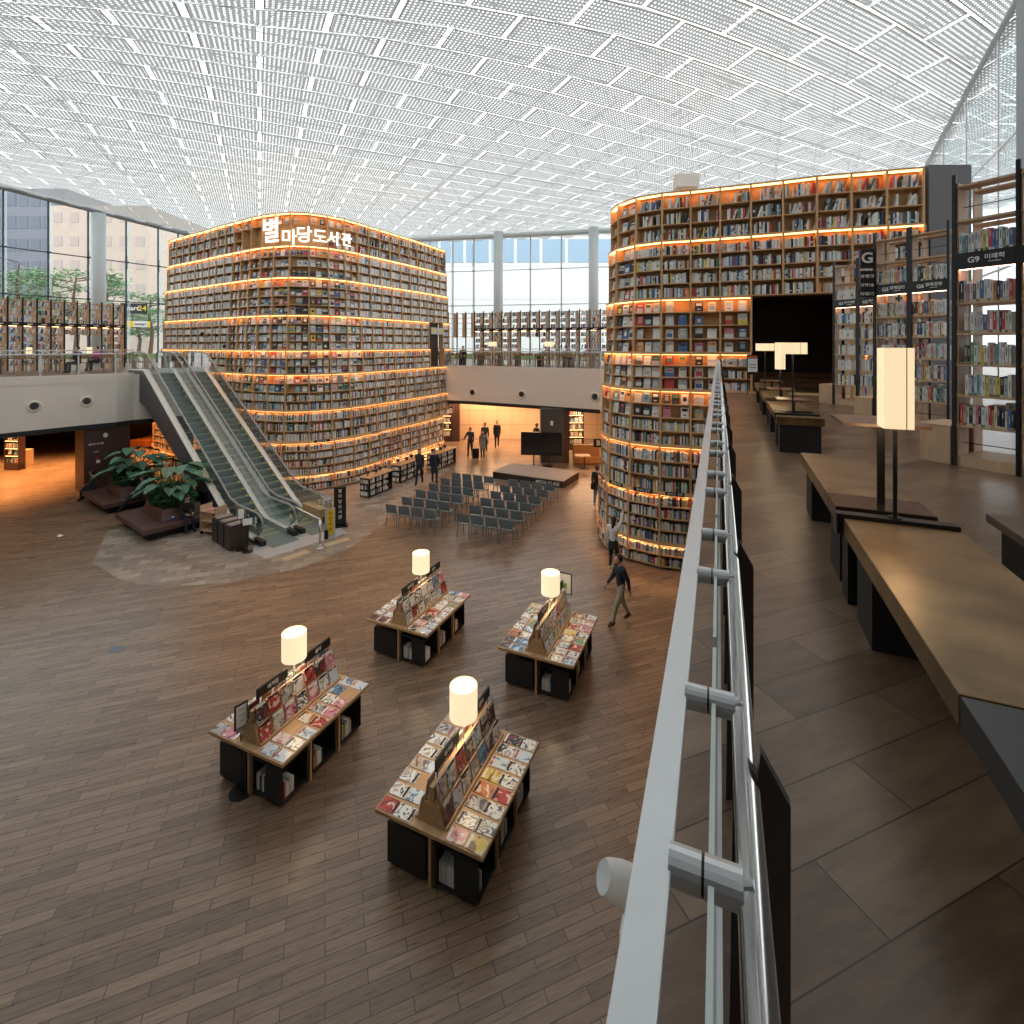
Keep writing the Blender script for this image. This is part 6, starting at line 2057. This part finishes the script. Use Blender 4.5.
def person(label, loc, yaw, h, top, bottom, shoes, pose='stand', arms=None, stride=0.0, lean=0.0, hair='short', coat=None, sleeves=True, bare=False, headturn=0.0, headnod=0.0, category='person', skirt=None):
    s = h / 1.72
    J = {}
    V = Vector
    if pose == 'sit':
        J['pelvis'] = V((0, 0, .53)); bz = -0.42
    else:
        J['pelvis'] = V((0, 0, .95)); bz = 0.0
    ln = lambda z: lean * (z - 0.95)
    J['belly'] = V((0, ln(1.08), 1.08 + bz)); J['chest'] = V((0, ln(1.25), 1.25 + bz)); J['upchest'] = V((0, ln(1.38), 1.38 + bz))
    J['neck'] = V((0, ln(1.46) + .01, 1.47 + bz)); J['headb'] = V((0, ln(1.55) + .02 + headnod * .02, 1.55 + bz))
    for sd, sg in (('l', -1), ('r', 1)):
        J['sh' + sd] = V((sg * .17, ln(1.40), 1.405 + bz))
        a = (arms or {}).get(sd, 'down')
        shp = J['sh' + sd]
        if a == 'down': e, w = V((sg * .035, -.02, -.28)), V((sg * 0, .05, -.26))
        elif a == 'swingf': e, w = V((sg * .025, .09, -.27)), V((0, .17, -.18))
        elif a == 'swingb': e, w = V((sg * .03, -.12, -.26)), V((0, -.04, -.25))
        elif a == 'up': e, w = V((sg * .06, .12, .26)), V((0, .10, .24))
        elif a == 'lap': e, w = V((sg * .05, .06, -.27)), V((-sg * .11, .22, -.04))
        elif a == 'phone': e, w = V((sg * .04, .07, -.26)), V((-sg * .08, .20, .14))
        elif a == 'out': e, w = V((sg * .14, .02, -.24)), V((sg * .08, .10, -.20))
        J['el' + sd] = shp + e; J['wr' + sd] = shp + e + w
        d = w.normalized()
        J['ha' + sd] = J['wr' + sd] + d * .07
        J['hip' + sd] = J['pelvis'] + V((sg * .085, 0, -.04))
        if pose == 'sit':
            J['kn' + sd] = V((sg * .12, .42, .50)); J['an' + sd] = V((sg * .12, .44 + (0.0 if stride == 0 else stride), .09))
        elif pose == 'lounge':
            J['pelvis'] = V((0, 0, .55)); J['hip' + sd] = V((sg * .085, 0, .53))
            J['kn' + sd] = V((sg * .11, .42, .48)); J['an' + sd] = V((sg * .12, .75, .10))
        else:
            st = stride * sg
            J['kn' + sd] = V((sg * .09, st * .55 + (.06 if st < 0 else .04), .50)); J['an' + sd] = V((sg * .085, st, .09 + (0.05 if st < 0 else 0)))
        an = J['an' + sd]
        up = 0.05 if (stride and pose == 'stand' and stride * sg < 0) else 0
        J['heel' + sd] = an + V((0, -.04, -.045 + up)); J['toe' + sd] = an + V((sg * .015, .14, -.055 - up * 0.4))
    E = [('pelvis', 'belly'), ('belly', 'chest'), ('chest', 'upchest'), ('upchest', 'neck'), ('neck', 'headb')]
    for q in 'lr':
        E += [('upchest', 'sh' + q), ('sh' + q, 'el' + q), ('el' + q, 'wr' + q), ('wr' + q, 'ha' + q), ('pelvis', 'hip' + q), ('hip' + q, 'kn' + q), ('kn' + q, 'an' + q), ('an' + q, 'toe' + q), ('an' + q, 'heel' + q)]
    keys = list(J)
    me = bpy.data.meshes.new('skeleton')
    me.from_pydata([tuple(J[k] * s) for k in keys], [(keys.index(a), keys.index(b)) for a, b in E], [])
    o = bpy.data.objects.new('skeleton', me); COL.objects.link(o)
    o.modifiers.new('Skin', 'SKIN')
    sv = me.skin_vertices[0].data
    for i, k in enumerate(keys):
        base = k if k in BODY_R else k[:-1]
        r = BODY_R[base] * s * (1.0 if hair == 'long' else 1.1) * (1.0 if base in ('neck', 'headb', 'ha', 'wr', 'toe', 'heel') else 1.06)
        if base in ('el', 'sh') and sleeves: r *= 1.15
        sv[i].radius = (r, r * (0.8 if base in ('pelvis', 'belly', 'chest') else 1))
        sv[i].use_root = (k == 'pelvis')
    sub = o.modifiers.new('Sub', 'SUBSURF'); sub.levels = 1; sub.render_levels = 1
    dg = bpy.context.evaluated_depsgraph_get(); dg.update()
    ev = bpy.data.meshes.new_from_object(o.evaluated_get(dg))
    seg = []
    for a, b in E:
        ka = b[:-1] if b[:-1] in BODY_R and b not in BODY_R else b
        m_i = 0
        if ka in ('hip', 'kn', 'an'): m_i = 1
        if ka in ('toe', 'heel'): m_i = 3
        if ka in ('headb', 'ha'): m_i = 2
        if b in ('neck',): m_i = 0
        seg.append((J[a] * s, J[b] * s, m_i, ka))
    mb = MB()
    mb.v = [tuple(v.co) for v in ev.vertices]
    for p in ev.polygons:
        c = V(p.center)
        best = (9, 0)
        for A, B, m_i, ka in seg:
            ab = B - A
            t = max(0, min(1, (c - A).dot(ab) / max(1e-9, ab.length_squared)))
            dd = (c - A - ab * t).length
            if dd < best[0]:
                mm = m_i
                if ka == 'hip': mm = 1 if c.z < (J['pelvis'].z + 0.0) * s else 1
                if ka == 'an' and t > 0.86: mm = 3
                if ka == 'an' and bare and t < 0.86: mm = 4
                best = (dd, mm)
        mi = best[1]
        if pose != 'sit' and pose != 'lounge' and mi == 0 and c.z < 0.93 * s and abs(c.x) < 0.14 * s: mi = 1
        mb.f.append(tuple(p.vertices)); mb.m.append(mi); mb.c.append(None)
    bpy.data.objects.remove(o)
    # head with face
    hc = (J['headb'] + V((0, .015 + headnod * .02, .075))) * s
    b0_ = len(mb.v)
    mb.ball(hc, .1 * s, 16, 2, (.80, .95, 1.16))
    mb.ball(hc + V((0, .05, -.055)) * s, .055 * s, 10, 2, (.9, .75, .8))
    fy = .088 * s
    for sg in (-1, 1):
        mb.ball(hc + V((sg * .031 * s, fy - .004 * s, .006 * s)), .0095 * s, 6, 5)
        mb.ball(hc + V((sg * .080 * s, -.005 * s, -.005 * s)), .022 * s, 6, 2, (.4, .8, 1.2))
    mb.ball(hc + V((0, fy + .008 * s, -.022 * s)), .015 * s, 6, 2, (.8, 1, 1.3))
    mb.box(hc + V((0, fy - .002 * s, -.056 * s)), (.034 * s, .012 * s, .008 * s), 6)
    # turn / nod the head
    Mh = Matrix.Translation(hc) @ Matrix.Rotation(headturn, 4, 'Z') @ Matrix.Rotation(headnod, 4, 'X') @ Matrix.Translation(-hc)
    for i in range(b0_, len(mb.v)): mb.v[i] = tuple(Mh @ V(mb.v[i]))
    # fingers
    for q, sg in (('l', -1), ('r', 1)):
        ha, wr = J['ha' + q] * s, J['wr' + q] * s
        d = (ha - wr).normalized()
        side = d.cross(V((1, 0, 0))).normalized() if abs(d.x) < .9 else V((0, 1, 0))
        curl = V((-sg, 0, 0))
        for k, (off, L) in enumerate(((-.022, .062), (-.008, .075), (.007, .070), (.021, .055))):
            p0 = ha + side * off * s + d * .012 * s
            mb.tube([p0, p0 + d * L * .5 * s + curl * .006 * s, p0 + d * L * .85 * s + curl * .022 * s], .0085 * s, 5, 2, radii=[.009 * s, .0085 * s, .0065 * s])
        p0 = wr + d * .03 * s + side * .024 * s
        mb.tube([p0, p0 + (side * .03 + d * .03) * s + curl * .01 * s, p0 + (side * .035 + d * .055) * s + curl * .02 * s], .009 * s, 5, 2)
    t = thing('person', label, category, loc, yaw - math.pi / 2 if False else yaw)
    mb.build('body', [top, bottom, M_skin, shoes, M_skin if not bare else bare, M_eye, M_lip], t, smooth=True)
    m = MB()
    m.ball(hc + V((0, -.018, .022)) * s, .106 * s, 14, 0, (.86, .95, 1.10))
    if hair == 'long':
        m.ball(hc + V((0, -.07, -.10)) * s, .075 * s, 10, 0, (.95, .7, 1.9))
        m.tube([hc + V((0, -.09, -.02)) * s, hc + V((0, -.12, -.2)) * s, hc + V((0, -.10, -.36)) * s], .05 * s, 8, radii=[.06 * s, .05 * s, .02 * s])
    for i in range(len(m.v)): m.v[i] = tuple(Mh @ V(m.v[i]))
    # keep the face clear
    hv = []
    for v in m.v:
        lv = Mh.inverted() @ V(v)
        if lv.y > hc.y + .055 * s and lv.z < hc.z + .05 * s: lv.y = hc.y + .045 * s
        hv.append(tuple(Mh @ lv))
    m.v = hv
    m.build('hair', M_hair, t, smooth=True)
    if coat:
        m = MB(); z1, z0 = (J['belly'].z) * s, (J['kn' + 'l'].z + coat[1]) * s
        m.lathe([(.165 * s, z0), (.158 * s, (z0 + z1) / 2), (.145 * s, z1), (.12 * s, z1 + .06 * s)], (0, 0, 0), 16, close=False)
        m.v = [(x * 1.15, y * .95 + stride * 0.05, z) for x, y, z in m.v]
        m.build('coat', coat[0], t, smooth=True)
    if skirt:
        m = MB(); m.lathe([(.155 * s, .74 * s), (.14 * s, .88 * s), (.12 * s, 1.0 * s)], (0, 0, 0), 14, close=False); m.v = [(x * 1.1, y * .9, z) for x, y, z in m.v]; m.build('skirt', skirt, t, smooth=True)
    return t


def face(dx, dy):
    """yaw that turns local +Y to the direction (dx, dy)"""
    return math.atan2(-dx, dy)


C_black = cloth('black', (0.02, 0.02, 0.022)); C_navy = cloth('navy', (0.02, 0.028, 0.05)); C_char = cloth('charcoal', (0.05, 0.052, 0.058)); C_beige = cloth('beige', (0.42, 0.36, 0.28))
C_white = cloth('white', (0.75, 0.74, 0.71)); C_grey = cloth('grey', (0.24, 0.24, 0.24)); C_jean = cloth('denim', (0.12, 0.20, 0.33)); C_wshoe = cloth('white_shoe', (0.7, 0.7, 0.7)); C_brown = cloth('brown_shoe', (0.12, 0.05, 0.025)); C_red = cloth('magenta', (0.5, 0.05, 0.22)); C_skyb = cloth('shirt', (0.35, 0.40, 0.45))
person('man in dark jacket and beige trousers striding left near the right book tower', P(621, 623.5, 0), face(-0.97, -0.25), 1.62, C_navy, C_beige, C_brown, stride=-0.27, lean=0.06, arms={'l': 'swingb', 'r': 'swingf'}, headnod=-0.1)
person('woman in white sweater and black shorts reaching up to the right book tower', P(613.5, 571.5, 0), face(0.55, 0.85), 1.58, C_white, C_black, C_wshoe, arms={'r': 'up', 'l': 'down'}, hair='long', bare=cloth('tights', (0.05, 0.035, 0.03)), stride=0.09, headnod=0.15, skirt=C_black)
person('person in black jacket and jeans standing behind the left edge of the right tower', P(597.0, 508, 0), face(0.6, 0.8), 1.70, C_black, C_jean, C_wshoe, stride=0.08)
t = thing('shoulder_bag', 'black shoulder bag carried by the person in jeans beside the right tower', 'bag', P(594, 508, 0) + Vector((0, -0.05, 0.78)), 0.3)
m_ = MB(); m_.b0(-0.14, 0.14, -0.06, 0.06, 0, 0.24); m_.build('pouch', M_black, t, bevel=0.02)
m_ = MB(); m_.tube([(-0.12, 0, 0.24), (0.0, 0, 0.62), (0.12, 0, 0.24)], 0.01, 5); m_.build('strap', M_black, t)
person('man in dark suit and light shirt walking beside the island bookshelves', P(419.5, 484.4, 0), face(-0.2, -0.95), 1.66, C_char, C_black, C_black, stride=0.2, arms={'l': 'down', 'r': 'swingb'})
person('person in long navy coat walking just right of the suited man', P(434.5, 483, 0), face(0.3, -0.9), 1.60, C_navy, C_black, C_black, stride=-0.15, coat=(C_navy, 0.05))
person('businessman in dark suit with arm out, leftmost of the group under the mezzanine', P(470.3, 456.4, 0), face(-0.3, -0.95), 1.70, C_char, C_black, C_black, stride=0.12, arms={'l': 'down', 'r': 'out'})
t = thing('suitcase', 'black upright suitcase between the businessman and the person in a grey coat', 'suitcase', P(475.6, 459, 0), 0.2)
m_ = MB(); m_.b0(-0.19, 0.19, -0.12, 0.12, 0.04, 0.62); m_.build('shell', M_black, t, bevel=0.03)
m_ = MB(); m_.tube([(-0.08, 0, 0.6), (-0.08, 0, 0.92), (0.08, 0, 0.92), (0.08, 0, 0.6)], 0.01, 5); m_.build('handle', M_greymet, t)
person('person in knee-length grey coat beside the black suitcase', P(482.8, 458, 0), face(-0.2, -0.97), 1.58, C_grey, C_black, C_black, coat=(C_grey, 0.12), hair='long', arms={'l': 'out', 'r': 'down'})
person('tall person in dark jacket with backpack behind the grey coat', P(485, 451.5, 0), face(0.1, -0.99), 1.76, C_char, C_black, C_black)
person('person in dark coat, rightmost of the group under the mezzanine', P(497.0, 447.5, 0), face(0.0, -1), 1.70, C_black, C_black, C_black, coat=(C_black, 0.25), stride=0.1)
person('person in black passing behind the large black screen', P(536.5, 452, 0), face(0.8, 0.5), 1.74, C_black, C_black, C_black, stride=0.2, arms={'l': 'swingb', 'r': 'swingf'})
# seated at the planters
ff = P(190.7, 533, 0)
person('person in black seated on the front planter bench, looking down at a phone', ff - Vector((0.8, -0.6, 0)) * 0.5, face(0.8, -0.6), 1.68, C_black, C_navy, C_black, pose='sit', lean=0.3, arms={'l': 'lap', 'r': 'lap'}, headnod=-0.55)
pp = P(94.5, 489, 0.45); pp.z = 0
person('person in dark clothes seated at the left end of the rear planter bench', pp, face(-0.75, -0.3), 1.66, C_char, C_black, C_black, pose='sit', arms={'l': 'lap', 'r': 'lap'}, lean=0.1)
pp = P(141, 497, 0.45); pp.z = 0
person('person in black reclining between the two planters with legs stretched out', pp, face(-0.75, -0.65), 1.70, C_black, C_black, C_black, pose='sit', stride=0.25, lean=-0.15, arms={'l': 'lap', 'r': 'lap'}, headnod=-0.2)
# visitors on the far mezzanines
for k, (px, d, c, lab) in enumerate(((78, 24.2, C_black, 'person in black seated at the tables of the left mezzanine, left of two'), (97, 26.2, C_red, 'person in magenta seated at the tables of the left mezzanine, right of two'),
                                    (463, 32.9, C_black, 'person in black seated on the back mezzanine, nearest the left tower'), (568, 30.6, C_grey, 'person in grey seated on the back mezzanine, nearest the right tower'), (441, 33.6, C_skyb, 'person in pale shirt seated on the back mezzanine beside the tower doorway'))):
    p = PD(px, 345, d); p.z = MEZ
    person(lab, p, face(-0.3 + 0.2 * k, -0.9), 1.68, c, C_black, C_black, pose='sit', arms={'l': 'lap', 'r': 'lap'})
# lettering on the ledge boards of the towers
for nm, root, V_, ks in (('left', tl, VL, range(nL - 22, nL - 9, 3)), ('right', tr_, VR, range(2, KR0, 1))):
    for k in ks:
        o_ = (OFFL if nm == 'left' else OFFR)[1] + 0.045
        a, b = V_(k, o_, LEV[2] - 0.05), V_(k + 1, o_, LEV[2] - 0.05)
        a, b = a.lerp(b, 0.2), a.lerp(b, 0.8)
        m = MB(); m.hexa([a, b, b + Vector((0, 0.03, 0)), a + Vector((0, 0.03, 0)), a + Vector((0, 0, .12)), b + Vector((0, 0, .12)), b + Vector((0, 0.03, .12)), a + Vector((0, 0.03, .12))])
        sb = m.build('title_board', M_black, root, world=True)
        d = (b - a)
        te = text_part('lettering', '별마당 추천', 0.09, M_whitetext, root, (a + b) / 2 + Vector((0, -0.008, 0.06)), upright(math.atan2(d.y, d.x)), 0.001, 0.001)
